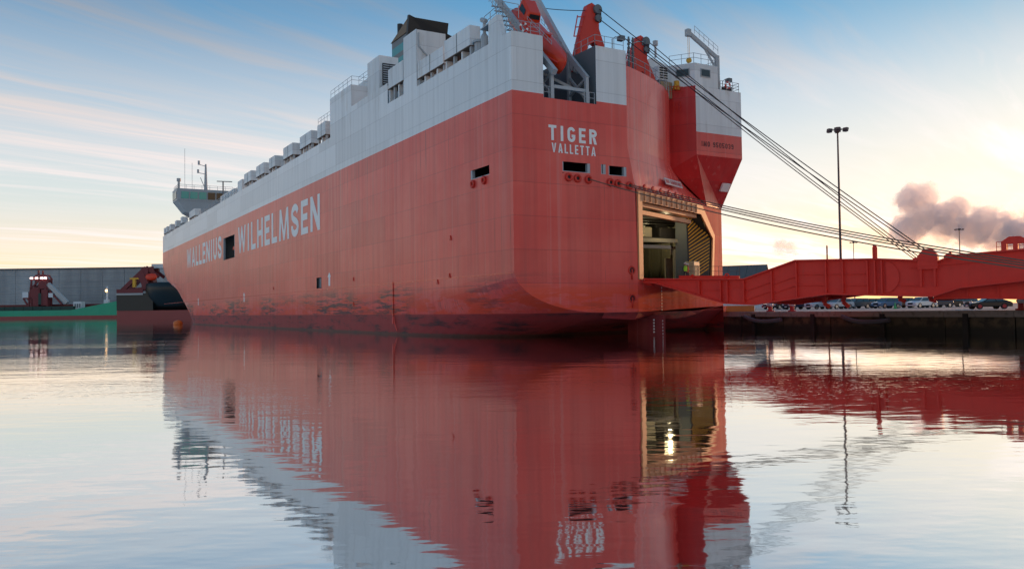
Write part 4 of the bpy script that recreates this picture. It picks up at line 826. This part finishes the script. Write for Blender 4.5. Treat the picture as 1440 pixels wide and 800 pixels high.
cc = g.mix(st_, (.045, .036, .024), (.12, .09, .05)); cc = g.mix(g.ss(n2, .42, .6), cc, (.022, .018, .012)); cc = g.mix(g.math('SUBTRACT', 1, g.ss(g.math('ADD', z, g.math('MULTIPLY', n2, .5)), .55, 1.1)), cc, (.010, .012, .009))
g.put(b.inputs['Base Color'], cc); b.inputs['Roughness'].default_value = .65; M['quaywall'] = m
qr = empty('quay', P0, HEAD); tag(qr, kind='structure')
q = MB(); q.poly((QX, -400, QZ), (2600, -400, QZ), (2600, 2600, QZ), (QX, 240, QZ)); q.build('quay_surface', 'quay', qr)
for k in range(34):      # wall panels, one by one
    y0 = -70 + k * 6.0; q = MB(); q.box(QX + .05 * (k % 3 == 0), QX + 1.2, y0 + .04, y0 + 5.96, -3, QZ - .5); q.build('wall_panel', 'quaywall', qr, bevel=.05)
    q = MB(); q.box(QX - .18, QX + 1.2, y0 + .02, y0 + 5.98, QZ - .498, QZ + .06); q.build('coping_stone', 'quay', qr, bevel=.04)
q = MB(); q.box(QX + .3, QX + 1.1, -400, -70, -3, QZ); q.box(QX + .3, QX + 1.1, 134, 240, -3, QZ); q.build('quay_wall', 'quaywall', qr)
for y in range(-66, 30, 8): q = MB(); q.box(QX - .32, QX - .02, y - .22, y + .22, -2, QZ - .2); q.build('fender_pile', plain('timber_pile', (.05, .035, .022), .8) if y == -66 else 'fp', qr) if False else q.build('fender_pile', 'rubber', qr)
# crescent rubber fenders
for y, lab in [(4.5, 'dark rubber fender hanging on the quay wall under the ramp knuckle'), (-8.3, 'curved dark rubber fender hanging on the quay wall below the silver cars')]:
    pts = [(-.45, -2.6 + k * .52, .95 + .55 * abs((k - 5) / 5) ** 2.0 * (1 if k > 5 else .35)) for k in range(11)]
    q = MB(); q.tube(pts, .2, 8); o = q.build('rubber_fender', plain('grey_fender', (.10, .10, .12), .6)); o.location = S(QX, y, 0); o.rotation_euler = (0, 0, HEAD); tag(o, lab, 'fender', 'rubber fenders on the quay wall')
o = MB().box(-.8, .8, -1.6, 1.6, 0, .7)
o = o.build('sunlit_strip_block', plain('sunlit_strip_orange', (.62, .22, .04), .5), bevel=.06); o.location = S(35.2, 9.6, QZ + .06); o.rotation_euler = (0, 0, HEAD + R(60))  # added block; its orange stands for sunlight on the hull side
tag(o, 'added low orange block standing for a sunlit strip beside the hull under the ramp', 'block')
M['wpaint'] = plain('white_paint', (.72, .7, .68), .5); M['rpaint'] = plain('red_paint', (.5, .03, .03), .5)
def bollard(p, lab):
    e_ = empty('bollard', p, HEAD, lab, 'bollard', 'mooring bollards on the quay')
    q = MB(); q.tube([(0, 0, 0), (0, 0, .12), (0, 0, .13), (0, 0, .55)], [.42, .42, .24, .22], 14); q.build('post', 'rpaint', e_); q = MB(); q.tube([(-.05, 0, .55), (0, 0, .7), (.1, 0, .85)], [.24, .36, .25], 14); q.build('cap', 'wpaint', e_)
for y, lab in [(4.6, 'red and white bollard at the quay edge nearest the ship'), (1.6, 'red and white bollard at the quay edge just right of the ramp knuckle'), (-22, 'bollard at the quay edge in front of the black coupe')]: bollard(S(QX + .9, y, QZ + .06), lab)

# ---------------------------------------------------------------- cars
paints = {n: plain('car_paint_' + n, c_, .22, .1, var=.04) for n, c_ in {'black': (.012, .012, .015), 'navy': (.02, .035, .07), 'silver': (.55, .57, .6), 'white': (.75, .76, .78), 'blue': (.10, .18, .30), 'red': (.35, .02, .02), 'maroon': (.06, .012, .014), 'grey': (.10, .11, .12)}.items()}
M['carglass'] = plain('car_glass', (.06, .10, .11), .05, var=.02); M['lens'] = plain('headlight_lens', (.7, .72, .75), .1)
def make_car(prof, roofp, L, Wd, wb, wr, paint):
    """prof: lower-body side outline, roofp: greenhouse outline (x forward, z up)"""
    e_ = empty('parked_car', (0, 0, 0))
    q = MB(); n = len(prof); rings = []
    for yf, ins in ((-1, .10), (-.9, .0), (.9, .0), (1, .10)): rings.append([(x * (1 - ins * .25), yf * Wd / 2, z - (ins * .4 if z > .6 else -ins * .5)) for x, z in prof])
    q.loft(rings); bdy = q.build('body', paint, e_, bevel=.05)
    q = MB(); q.loft([[(x, yf * Wd / 2 * (.92 if z < 1.0 else .76), z) for x, z in roofp] for yf in (-1, 1)]); q.build('cabin', paint, e_, bevel=.05)
    x0, z0 = roofp[0]; x1, z1 = roofp[1]; x2, z2 = roofp[2]; x3, z3 = roofp[3]
    def lp3(a, b_, t_): return a + (b_ - a) * t_
    for sy in (-1, 1):
        for fa, fb in ((.07, .5), (.54, .93)):
            pts = []
            for f_, t_ in ((fa, .1), (fb, .1), (fb, .86), (fa, .86)):
                xb, xt = lp3(x0, x3, f_), lp3(x1, x2, f_); zb, zt = lp3(z0, z3, f_), lp3(z1, z2, f_)
                pts.append((lp3(xb, xt, t_), sy * (Wd / 2 * lp3(.92, .76, t_) + .012), lp3(zb, zt, t_)))
            q = MB(); q.poly(*pts); q.build('side_window', 'carglass', e_)
    for (xa, za), (xb, zb), nm in (((x0, z0), (x1, z1), 'windscreen'), ((x3, z3), (x2, z2), 'rear_window')):
        s_ = 1 if nm == 'windscreen' else -1; q = MB(); q.poly(*[(lp3(xa, xb, t_) + s_ * .015, sy * Wd / 2 * lp3(.92, .76, t_) * .88, lp3(za, zb, t_) + .012) for t_, sy in ((.1, -1), (.1, 1), (.9, 1), (.9, -1))]); q.build(nm, 'carglass', e_)
    for sx in (wb / 2 + .05, -wb / 2 + .05):
        for sy in (-1, 1):
            y_ = sy * (Wd / 2 - .1); q = MB(); q.tube([(sx, y_ - .12, wr), (sx, y_ + .12, wr)], wr, 18); wh_ = q.build('wheel', 'rubber', e_)
            q = MB(); q.tube([(sx, y_ + sy * .115, wr), (sx, y_ + sy * .135, wr)], wr * .66, 14); q.build('rim', 'chrome', wh_)
    xf = max(x for x, z in prof)
    for sy in (-1, 1): q = MB(); q.box(xf - .18, xf - .02, sy * Wd * .36 - .2, sy * Wd * .36 + .2, .68, .84); q.build('headlight', 'lens', e_, bevel=.03)
    q = MB(); q.box(xf - .08, xf + .012, -.42, .42, .52, .8); q.build('grille', 'rubber', e_); q = MB(); q.box(xf - .02, xf + .02, -.26, .26, .36, .47); q.build('number_plate', 'letter', e_)
    return e_
suv = make_car([(2.25, .32), (2.32, .6), (2.2, .92), (1.2, 1.04), (-2.1, 1.08), (-2.3, .85), (-2.28, .35)], [(1.25, 1.02), (.45, 1.62), (-1.7, 1.60), (-2.12, 1.05)], 4.6, 1.95, 2.75, .37, 'p0') if False else None
M['p0'] = paints['silver']
suv = make_car([(2.25, .32), (2.32, .6), (2.2, .92), (1.2, 1.04), (-2.1, 1.08), (-2.3, .85), (-2.28, .35)], [(1.25, 1.02), (.45, 1.64), (-1.7, 1.62), (-2.12, 1.05)], 4.6, 1.95, 2.75, .38, 'p0')
def repaint(e_, mt):
    for ch in e_.children:
        if ch.name.split('.')[0] in ('body', 'cabin'):
            ch.material_slots[0].link = 'OBJECT'; ch.material_slots[0].material = mt
YAW = R(204)
cars = [(1152, 129, 'silver', 'pale silver SUV left of the two silver SUVs seen under the ramp'), (1089, 152, 'red', 'small red car farthest left under the ramp'), (1099, 141, 'black', 'dark SUV just right of the small red car'), (1121, 131, 'navy', 'dark navy SUV left of the silver SUVs under the ramp'), (1179, 127, 'silver', 'silver SUV right of the two silver SUVs seen under the ramp'), (1204, 131, 'grey', 'dark grey SUV just right of the silver SUVs'), (1222, 138, 'black', 'black SUV seen left of the blue SUV under the ramp'),
        (1246, 127, 'blue', 'blue grey SUV just left of the green traffic cone'), (1267, 131, 'maroon', 'very dark maroon SUV between the blue and the white SUV'), (1295, 124, 'white', 'bright white SUV in the right part of the parked row'), (1319, 131, 'navy', 'dark navy SUV right behind the white SUV'), (1334, 140, 'black', 'black SUV second to the right of the white SUV'), (1347, 143, 'grey', 'dark grey SUV third to the right of the white SUV'), (1359, 150, 'navy', 'dark car at the right end of the parked row behind the black coupe')]
for i, (pxx, dep, pc, lab) in enumerate(cars):
    o = suv if i == 0 else copy_tree(suv); tag(o, lab, 'car', 'cars parked on the quay')
    dep *= 1.12; o.scale = (1.1,) * 3; o.location = ((pxx - 720) / 1175.75 * dep, dep, QZ); o.rotation_euler = (0, 0, YAW + R(random.uniform(-4, 4))); repaint(o, paints[pc])
M['p1'] = paints['black']
cp = make_car([(2.2, .25), (2.3, .48), (2.1, .68), (1.0, .82), (-1.9, .86), (-2.2, .7), (-2.2, .28)], [(1.05, .80), (.15, 1.24), (-.75, 1.22), (-1.85, .86)], 4.5, 1.85, 2.6, .33, 'p1'); cp.location = ((1389 - 720) / 1175.75 * 92, 92, QZ); cp.rotation_euler = (0, 0, R(177)); tag(cp, 'low black coupe parked near the quay edge at the right', 'car', 'cars parked on the quay')
for ch in cp.children:
    for r_ in ch.children:
        r_.material_slots[0].link = 'OBJECT'; r_.material_slots[0].material = M['rpaint']
e_ = empty('traffic_cone', ((1258 - 720) / 1175.75 * 122, 122, QZ), 0, 'green traffic cone between the blue and maroon SUVs', 'cone'); M['gcone'] = plain('green_cone', (.03, .40, .12), .5)
q = MB(); q.tube([(0, 0, .05), (0, 0, .95)], [.22, .05], 12); q.build('cone_body', 'gcone', e_); q = MB(); q.box(-.28, .28, -.28, .28, 0, .05); q.build('cone_foot', 'gcone', e_)

# ---------------------------------------------------------------- lamp posts, barn
M['lampsteel'] = plain('lamp_post_steel', (.10, .075, .075), .55)
def lamp_post(x, y, ztop, r0, lab, heads=True):
    e_ = empty('lamp_post', (x, y, QZ), 0, lab, 'lamp post', 'high lamp posts'); h = ztop - QZ
    q = MB(); q.tube([(0, 0, 0), (0, 0, h * .5), (0, 0, h)], [r0, r0 * .8, r0 * .55], 10); q.build('pole', 'lampsteel', e_)
    q = MB(); q.tube([(0, 0, h - .4), (0, 0, h + .35)], .55, 12); q.build('head_ring', 'lampsteel', e_)
    for k in range(6):
        a = k * math.pi / 3 + .2; c_ = Vector((math.cos(a), math.sin(a), 0)); p = c_ * .6 + Vector((0, 0, h)); q = MB(); q.bar(p, p + c_ * .55, .1); q.loft([[p + c_ * u + Vector((-c_.y, c_.x, 0)) * sx * wd + Vector((0, 0, z_)) for sx, z_ in ((-1, -.28), (1, -.28), (1, .1), (-1, .1))] for u, wd in ((.45, .16), (.65, .3), (1.25, .32))]); q.build('floodlight_head', 'lampsteel', e_)
lamp_post(56.35, 143, 32.7, .24, 'tall dark lamp post with a ring of lights behind the red ramp'); lamp_post(187.9, 350, 33.6, .3, 'slim far lamp post standing in front of the dark smoke'); lamp_post(163.9, 400, 32.4, .28, 'slim far lamp post just right of the tallest lamp post')
M['slate'] = plain('weathered_slate_roof', (.13, .125, .12), .8, var=.4, nscale=.6, rust=.2); M['gable'] = plain('pale_gable', (.72, .72, .72), .6)
bn = empty('barn', (59, 266, QZ), R(-28), 'grey pitched roof warehouse with pale gable behind the ramp', 'building')
q = MB(); q.box(-45, 20.5, -1, 9, 0, 8.0); q.build('wall', 'gable', bn); q = MB(); q.prism([(20.4, -1.0, 8.02), (20.4, 9.0, 8.02), (20.4, 4.0, 13.2)], (.1, 0, 0)); q.build('gable', 'gable', bn)
for k in range(22): q = MB(); x0 = -45 + k * 3; q.prism([(x0 + .03, -1.6, 7.6), (x0 + 2.97, -1.6, 7.6), (x0 + 2.97, 4.0, 13.45), (x0 + .03, 4.0, 13.45)], (0, .1, .12)); q.build('roof_panel', 'slate', bn)
q = MB(); q.prism([(-45, 4.1, 13.45), (21, 4.1, 13.45), (21, 9.6, 7.6), (-45, 9.6, 7.6)], (0, .1, .12)); q.build('rear_roof', 'slate', bn)
mk = empty('marker_mast', (90 / 1175.75 * 0 + 83.5, 221, QZ), 0, 'thin orange banded mast above the ramp left of the tall lamp post', 'mast')
q = MB()
for k in range(8): q.tube([(0, 0, k * 2.05), (0, 0, k * 2.05 + 1.95)], .22, 8)
q.tube([(0, 0, 0), (0, 0, 16.5)], .14, 8); q.build('mast_pole', plain('orange_mast', (.6, .22, .08), .5), mk)

# ================================================================== people at the ramp
def person(p, rz, vest, lab):
    e_ = empty('person', S(*p), HEAD + rz, lab, 'person', 'dock workers on the ramp')
    V = [(0, 0, .95), (0, .0, 1.15), (0, .01, 1.38), (0, .02, 1.5), (0, .03, 1.6), (0, .02, 1.72), (-.1, 0, .9), (-.11, -.03, .5), (-.11, .0, .08), (-.11, -.14, .04), (.1, 0, .9), (.12, -.05, .5), (.12, .02, .08), (.12, -.12, .04), (-.19, .01, 1.4), (-.25, .0, 1.14), (-.22, -.14, .95), (.19, .01, 1.4), (.26, .0, 1.14), (.18, -.2, 1.05)]
    E_ = [(0, 1), (1, 2), (2, 3), (3, 4), (4, 5), (0, 6), (6, 7), (7, 8), (8, 9), (0, 10), (10, 11), (11, 12), (12, 13), (2, 14), (14, 15), (15, 16), (2, 17), (17, 18), (18, 19)]
    Rr = [.15, .14, .16, .06, .085, .09, .095, .07, .05, .045, .095, .07, .05, .045, .075, .055, .045, .075, .055, .045]
    me = bpy.data.meshes.new('body'); me.from_pydata(V, E_, []); o = bpy.data.objects.new('body', me); col.objects.link(o); o.parent = e_
    md = o.modifiers.new('skin', 'SKIN'); md.use_smooth_shade = True; o.modifiers.new('sub', 'SUBSURF').levels = 1
    sv = me.skin_vertices[0].data if me.skin_vertices else None
    if sv is None:
        me.attributes; bpy.context.view_layer.update()
    if me.skin_vertices:
        for i, r_ in enumerate(Rr): me.skin_vertices[0].data[i].radius = (r_, r_ * .8); me.skin_vertices[0].data[i].use_root = i == 0
    me.materials.append(plain('navy_workwear', (.03, .035, .05), .8))
    q = MB(); q.loft([[(.21 * c_ * math.cos(a), .155 * c_ * math.sin(a) + .01, z) for a in [2 * math.pi * k / 14 for k in range(14)]] for z, c_ in ((.92, 1.0), (1.1, .98), (1.3, 1.06), (1.44, .9), (1.5, .45))], caps=False); q.build('vest', plain('hi_vis_vest', vest, .6), e_, smooth=True)
    q = MB(); q.loft([[(.125 * c_ * math.cos(a), .15 * c_ * math.sin(a) + .02, z) for a in [2 * math.pi * k / 12 for k in range(12)]] for z, c_ in ((1.69, 1.15), (1.71, 1.0), (1.77, .92), (1.82, .6), (1.835, .1))]); q.build('helmet', 'wpaint', e_, smooth=True)
    q = MB(); q.loft([[(.088 * c_ * math.cos(a), .1 * c_ * math.sin(a) + .0, z) for a in [2 * math.pi * k / 10 for k in range(10)]] for z, c_ in ((1.53, .55), (1.57, .85), (1.63, 1.0), (1.70, 1.0))]); q.build('face', plain('skin_tone', (.42, .24, .17), .6), e_, smooth=True)
person(D(9.0, 5.2, .8), R(-20), (.42, .85, .03), 'worker in a lime green hi-vis vest standing in the stern door'); person(D(11.0, 5.2, .2), R(30), (.9, .10, .02), 'worker in an orange hi-vis vest standing in the stern door')
o = MB().box(-.75, .75, -.5, .5, 0, 2.1).build('control_cabinet', plain('cream_cabinet', (.62, .52, .30), .5), bevel=.06); o.location = S(*D(13.2, 5.21, -.2)); o.rotation_euler = (0, 0, HEAD + DA); tag(o, 'cream control cabinet standing beside the striped door jamb', 'cabinet')
q = MB(); q.box(-.6, -.2, -.53, -.505, .4, 1.7); q.build('cabinet_door', 'hold', o); q = MB(); q.box(.05, .55, -.53, -.505, .4, 1.7); q.build('cabinet_door', 'hold', o)

# ================================================================== far side of the dock
F = 1175.75
def wx(px_, dep): return (px_ - 720) / F * dep
# warehouse
m, g, b = mat('corrugated_grey_cladding'); oc = g.new('ShaderNodeTexCoord').outputs['Object']; x, y, z = g.sep(oc)
st_ = g.noise(g.mapv(oc, (.06, .06, .012)), 1, 5, .6); ln = g.noise(g.mapv(oc, (.004, .004, .7)), 1, 5, .7)
cc = g.mix(g.ss(st_, .3, .75), (.24, .255, .265), (.40, .425, .44)); cc = g.mix(g.math('MULTIPLY', g.ss(ln, .4, .7), .55), cc, (.18, .19, .20)); cc = g.mix(g.math('MULTIPLY', g.ss(g.noise(g.mapv(oc, (.02, .02, .003), (5, 0, 0)), 1, 3), .6, .7), .5), cc, (.38, .43, .47))
g.put(b.inputs['Base Color'], cc); b.inputs['Roughness'].default_value = .6
wv = g.math('SINE', g.math('MULTIPLY', z, 4.2)); bp = g.new('ShaderNodeBump'); bp.inputs[0].default_value = .5; bp.inputs[1].default_value = .1; g.put(bp.inputs['Height'], wv); g.put(b.inputs['Normal'], bp.outputs[0]); M['clad'] = m
bank = MB(); bank.box(-900, -120, 668, 3000, -3, 1.6); tag(bank.build('far_bank', 'quay'), kind='structure')
wr_ = empty('warehouse', (-430, 690, 1.6), 0, 'long flat grey clad warehouse on the far bank at the left', 'building')
for k in range(24):
    x0 = -250 + k * 18; q = MB(); q.box(x0 + .1, x0 + 17.9, 0, 60, 0, 39.0); q.build('wall_bay', 'clad', wr_)
q = MB(); q.box(-251, 183, -.5, 61, 39.0, 40.2); q.build('roof_edge', plain('dark_roof_edge', (.07, .08, .085), .6), wr_)
q = MB(); q.box(-251, 183, -.4, 0, 0, 2.2); q.build('plinth', 'brownrust', wr_)
# green coaster
GD = 640; K = GD / F
M['green'] = plain('green_ship_paint', (.02, .33, .18), .45, var=.2, nscale=.2); M['bootred'] = plain('worn_red_boot', (.30, .06, .05), .6, nscale=.3); M['darkgreen'] = plain('dark_green_hatch', (.008, .045, .035), .6); M['rig'] = plain('dark_red_rig', (.16, .018, .022), .55); M['pale'] = plain('pale_grey_rig', (.42, .42, .41), .6); M['offwhite'] = plain('offwhite_house', (.62, .64, .66), .5)
gs = empty('green_coaster', (wx(60, GD), GD, 0), R(1.5), 'low green cargo ship with red waterline lying before the warehouse', 'ship')
def hullmesh(q, st, z0, z1f, wfun, yw):
    rings = []
    for x in st:
        w2 = wfun(x); rings.append([(x, -w2 * yw, z0(x)), (x, -w2, z1f(x)), (x, w2, z1f(x)), (x, w2 * yw, z0(x))])
    q.loft(rings)
stt = [-75, -60, 0, 25, 35, 45, 52, 56, 58]
wf = lambda x: 8 if x < 30 else 8 * max(.03, 1 - ((x - 30) / 28.2) ** 2)
q = MB(); hullmesh(q, stt, lambda x: 2.3, lambda x: 6.6 if x < 25 else 6.6 + 6.8 * ((x - 25) / 33) ** 1.1, wf, .97); q.build('hull', 'green', gs)
q = MB(); hullmesh(q, [-75, 0, 30, 40, 48, 53, 56], lambda x: -1, lambda x: 2.28, wf, 1.0); q.build('boot_top', 'bootred', gs)
q = MB(); q.box(-70, 26, -6, 6, 6.62, 9.6); q.build('hatch_coaming', 'darkgreen', gs)
for k in range(13): q = MB(); q.box(-68 + k * 7, -67.5 + k * 7, -6.3, -6.02, 6.65, 9.9); q.build('coaming_stay', 'darkgreen', gs)
q = MB(); q.box(-70, 45, 9.0, 9.6, 6.6, 11.3); q.build('far_rail', 'rig', gs)
q = MB(); q.box(24.5, 30.5, -3, 3, 7.2, 13.0); hs = q.build('hatch_crane_cabin', 'offwhite', gs); 
for k in range(3): q = MB(); q.box(25.4 + k * 1.7, 26.5 + k * 1.7, -3.15, -3.02, 8.4, 11.4); q.build('cabin_window', 'grey', hs)
q = MB(); q.box(46.5, 50, -1.2, 1.2, 11.5, 14.2); q.tube([(48.6, 0, 14), (48.6, 0, 24.5)], [.8, .5], 8); q.build('foremast', 'offwhite', gs)
M['warm'] = emit('warm_deck_lamp', (1, .55, .2), .5); M['pinklamp'] = emit('floodlight_glow', (1, .75, .7), .35)
q = MB(); q.box(47.9, 49.2, -1.6, -1.0, 20.4, 21.9); q.build('mast_lamp', 'warm', gs)
# self-unloading tower, a thing on the coaster
ut = empty('unloading_tower', (wx(58, GD), GD, 7.0), R(1.5), 'dark red unloading tower with lit lamps on the green cargo ship', 'crane')
def u(px_, py_): return ((px_ - 58) * K, (440.0 - py_) * K - 3.0)
for a, b_ in [((47, 430), (47, 390)), ((69, 430), (69, 390)), ((47, 392), (70, 392)), ((45, 404), (71, 404)), ((47, 418), (70, 418)), ((43, 430), (47, 396)), ((58, 392), (58, 418)), ((47, 404), (58, 392)), ((58, 418), (69, 404)), ((53, 386), (66, 386)), ((48, 392), (54, 386)), ((66, 386), (70, 392)), ((57, 386), (57, 379)), ((36, 418), (47, 418)), ((42, 428), (36, 418))]:
    for yy in (-3, 3):
        (xa, za), (xb, zb) = u(*a), u(*b_); q = MB(); q.bar((xa, yy, za), (xb, yy, zb), 1.0); q.build('lattice_bar', 'rig', ut)
for (x0, y0, x1, y1), mm, nm in [((48, 405, 57, 417), 'rig', 'machinery_house'), ((59, 393, 68, 403), 'rig', 'machinery_house'), ((61, 406, 69, 428), 'rig', 'machinery_house'), ((49, 419, 57, 429), 'rig', 'machinery_house'), ((35, 409, 43, 417), 'offwhite', 'control_cab'), ((71, 411, 77, 417), 'offwhite', 'control_cab'), ((57, 411, 64, 427), 'darkgreen', 'hopper')]:
    (xa, za), (xb, zb) = u(x0, y1), u(x1, y0); q = MB(); q.box(xa, xb, -3.6, 2.5, za, zb); q.build(nm, mm, ut)
for a in (48, 55, 62, 67): xa, za = u(a, 390); q = MB(); q.box(xa - .9, xa + .9, -4.4, -3.7, za - .6, za + .6); q.build('work_lamp', 'pinklamp', ut)
(xa, za), (xb, zb) = u(69, 398), u(96, 425); q = MB(); q.bar((xa, -2, za), (xb, -2, zb), 3, 2.6); q.build('conveyor_boom', 'pale', ut)
(xa, za), (xb, zb) = u(72, 408), u(89, 427); q = MB(); q.bar((xa, -2.5, za), (xb, -2.5, zb), 1.2); q.build('conveyor_strut', 'rig', ut)
# dredger
DD = 430; K2 = DD / F
dg = empty('dredger', (wx(205, DD), DD, 0), 0, 'black hulled dredger with red A-frame moored beyond the bow of the carrier', 'ship')
M['dhull'] = plain('black_green_hull', (.005, .010, .011), .45, var=.5, nscale=.25); 
def v(px_, py_): return ((px_ - 205) * K2, (447.5 - py_) * K2)
q = MB(); x0 = v(165, 0)[0]; q.loft([[(x0, -1, 4.6), (4, -1, 4.6), (4, 16, 4.6), (x0, 16, 4.6)], [(x0, -1.2, 13.0), (4, -1.2, 13.6), (4, 16, 13.6), (x0, 16, 13.0)]]); q.build('hull', 'dhull', dg)
q = MB(); q.box(x0, 30, -.8, 16, -1, 4.58); q.build('boot_top', 'bootred', dg)
rings = []
for z, rx_, ry, yc in [(4.6, 9.5, 4.0, 5.5), (7, 10.6, 6, 5), (11, 11.8, 8.2, 4.4), (15, 12.6, 9.4, 4), (18.2, 12.4, 9.4, 4), (19.0, 11.2, 8.0, 4.5)]:
    rings.append([(11.0 + rx_ * math.cos(a), yc + ry * math.sin(a), z) for a in [2 * math.pi * k / 28 for k in range(28)]])
q = MB(); q.loft(rings); q.build('bow_flare', 'dhull', dg, smooth=True)
q = MB(); q.box(x0, -1, -1.5, -1.25, 12.6, 13.3); q.build('rubbing_strip', 'pale', dg)
q = MB(); q.box(x0, -1, -1.2, -.9, 13.62, 15.6); q.build('bulwark', 'rig', dg)
for a, b_, w_ in [((170, 407), (204, 375), 2.0), ((204, 374), (222, 388), 1.6), ((204, 375), (203, 405), 3.0), ((197, 382), (207, 405), 3.5), ((180, 406), (203, 404), 1.6), ((198, 378), (214, 376), 2.2)]:
    (xa, za), (xb, zb) = v(*a), v(*b_)
    for yy in (1, 8): q = MB(); q.bar((xa, yy, za), (xb, yy, zb), w_ * .8, w_); q.build('gantry_leg', 'rig', dg)
q = MB(); (xa, za), (xb, zb) = v(196, 403), v(209, 376); q.prism([(v(197, 0)[0], 3, v(0, 404)[1]), (v(213, 0)[0], 3, v(0, 404)[1]), (v(209, 0)[0], 3, v(0, 378)[1]), (v(203, 0)[0], 3, v(0, 376)[1])], (0, 5, 0)); q.build('gantry_house', 'rig', dg)
q = MB(); (xa, za), (xb, zb) = v(186, 402), v(190, 391); q.box(xa, xb, 0, 1.5, za, zb); q.box(xa - 1.5, xb + 2, 0, 1.4, zb, zb + .8); q.build('yellow_davit', 'yellow', dg)
q = MB(); (xa, za), (xb, zb) = v(208, 375), v(231, 369); q.box(xa, xb, 4, 12, za, zb); q.build('bridge_wing', 'offwhite', dg)
q = MB(); (xa, za), (xb, zb) = v(222, 400), v(240, 376); q.box(xa, xb, 8, 16, za, zb); q.build('superstructure', 'offwhite', dg)
q = MB(); (xa, za), (xb, zb) = v(226, 369), v(229, 364); q.box(xa, xb, 6, 8, za, zb); q.tube([((xa + xb) / 2, 7, zb), ((xa + xb) / 2, 7, zb + 5)], .12, 6); q.build('navigation_mast', 'grey', dg)
xa, za = v(213, 388); q = MB(); q.loft([[(xa + u_, -.5 + 1.3 * c_ * math.cos(a), za + 1.9 * c_ * math.sin(a)) for a in [2 * math.pi * k / 12 for k in range(12)]] for u_, c_ in ((-3, .15), (-2.2, .8), (0, 1), (2.2, .85), (3, .15))])
o = q.build('lifeboat', 'orange', smooth=True); o.location = dg.location; tag(o, 'small orange lifeboat on the far black hulled dredger', 'lifeboat')
# buoy
o = MB(); o.loft([[(1.1 * c_ * math.cos(a), 1.1 * c_ * math.sin(a), z) for a in [2 * math.pi * k / 16 for k in range(16)]] for z, c_ in ((-.4, .5), (0, .95), (.45, 1), (.9, .75), (1.15, .2))]); o = o.build('mooring_buoy', plain('orange_buoy', (.75, .16, .02), .5), smooth=True); o.location = (wx(250, 200), 200, 0); tag(o, 'orange mooring buoy floating off the bow of the red ship', 'buoy')

# ================================================================== smoke
def smoke(name, base, size, blobs, dens, lab, seed, colr):
    m = bpy.data.materials.new(name + '_vapour'); m.use_nodes = True; g = NT(m.node_tree); g.n.clear()
    pv = g.new('ShaderNodeVolumePrincipled'); pv.inputs['Color'].default_value = (*colr, 1); pv.inputs['Anisotropy'].default_value = .6
    oc = g.new('ShaderNodeTexCoord').outputs['Object']
    n = g.noise(g.mapv(oc, loc=(seed, 0, 0)), .045 * 130 / size, 6, .6); n2 = g.noise(oc, .012 * 130 / size, 2)
    cur = None
    for bx2, by2, bz2, r_ in blobs:
        dd_ = g.math('SUBTRACT', 1, g.math('DIVIDE', g.vmath('DISTANCE', oc, (bx2, by2, bz2)), r_)); cur = dd_ if cur is None else g.math('MAXIMUM', cur, dd_)
    f_ = g.math('ADD', cur, g.math('MULTIPLY', g.math('SUBTRACT', n, .5), 1.7))
    g.put(pv.inputs['Density'], g.math('MULTIPLY', g.ss(f_, .12, .24), dens))
    o_ = g.new('ShaderNodeOutputMaterial'); g.l.new(pv.outputs[0], o_.inputs['Volume'])
    xs = [p[0] for p in blobs]; zs_ = [p[2] for p in blobs]; rm = max(p[3] for p in blobs)
    q = MB(); q.box(min(xs) - rm, max(xs) + rm, -rm, rm, min(zs_) - rm, max(zs_) + rm); o = q.build(name, m); o.location = base
    return tag(o, lab, 'smoke')
smoke('smoke_plume', (790, 1500, 130), 130, [(-75, 0, 10, 40), (-60, 0, 58, 40), (-40, 5, 30, 40), (-5, 0, 22, 44), (10, -5, 40, 30), (40, 5, 6, 44), (60, 0, 22, 34), (90, 0, 0, 44), (135, 0, -8, 50), (185, 0, -12, 50)], .06, 'large grey and pink cloud of smoke drifting behind the ramp', 3.0, (.985, .945, .95))
smoke('smoke_puff', (490, 1500, 107), 60, [(-6, 0, 2, 18), (8, 0, -2, 15), (18, 0, -10, 9)], .03, 'small faint puff of smoke low in the sky above the barn', 8.0, (.95, .9, .9))
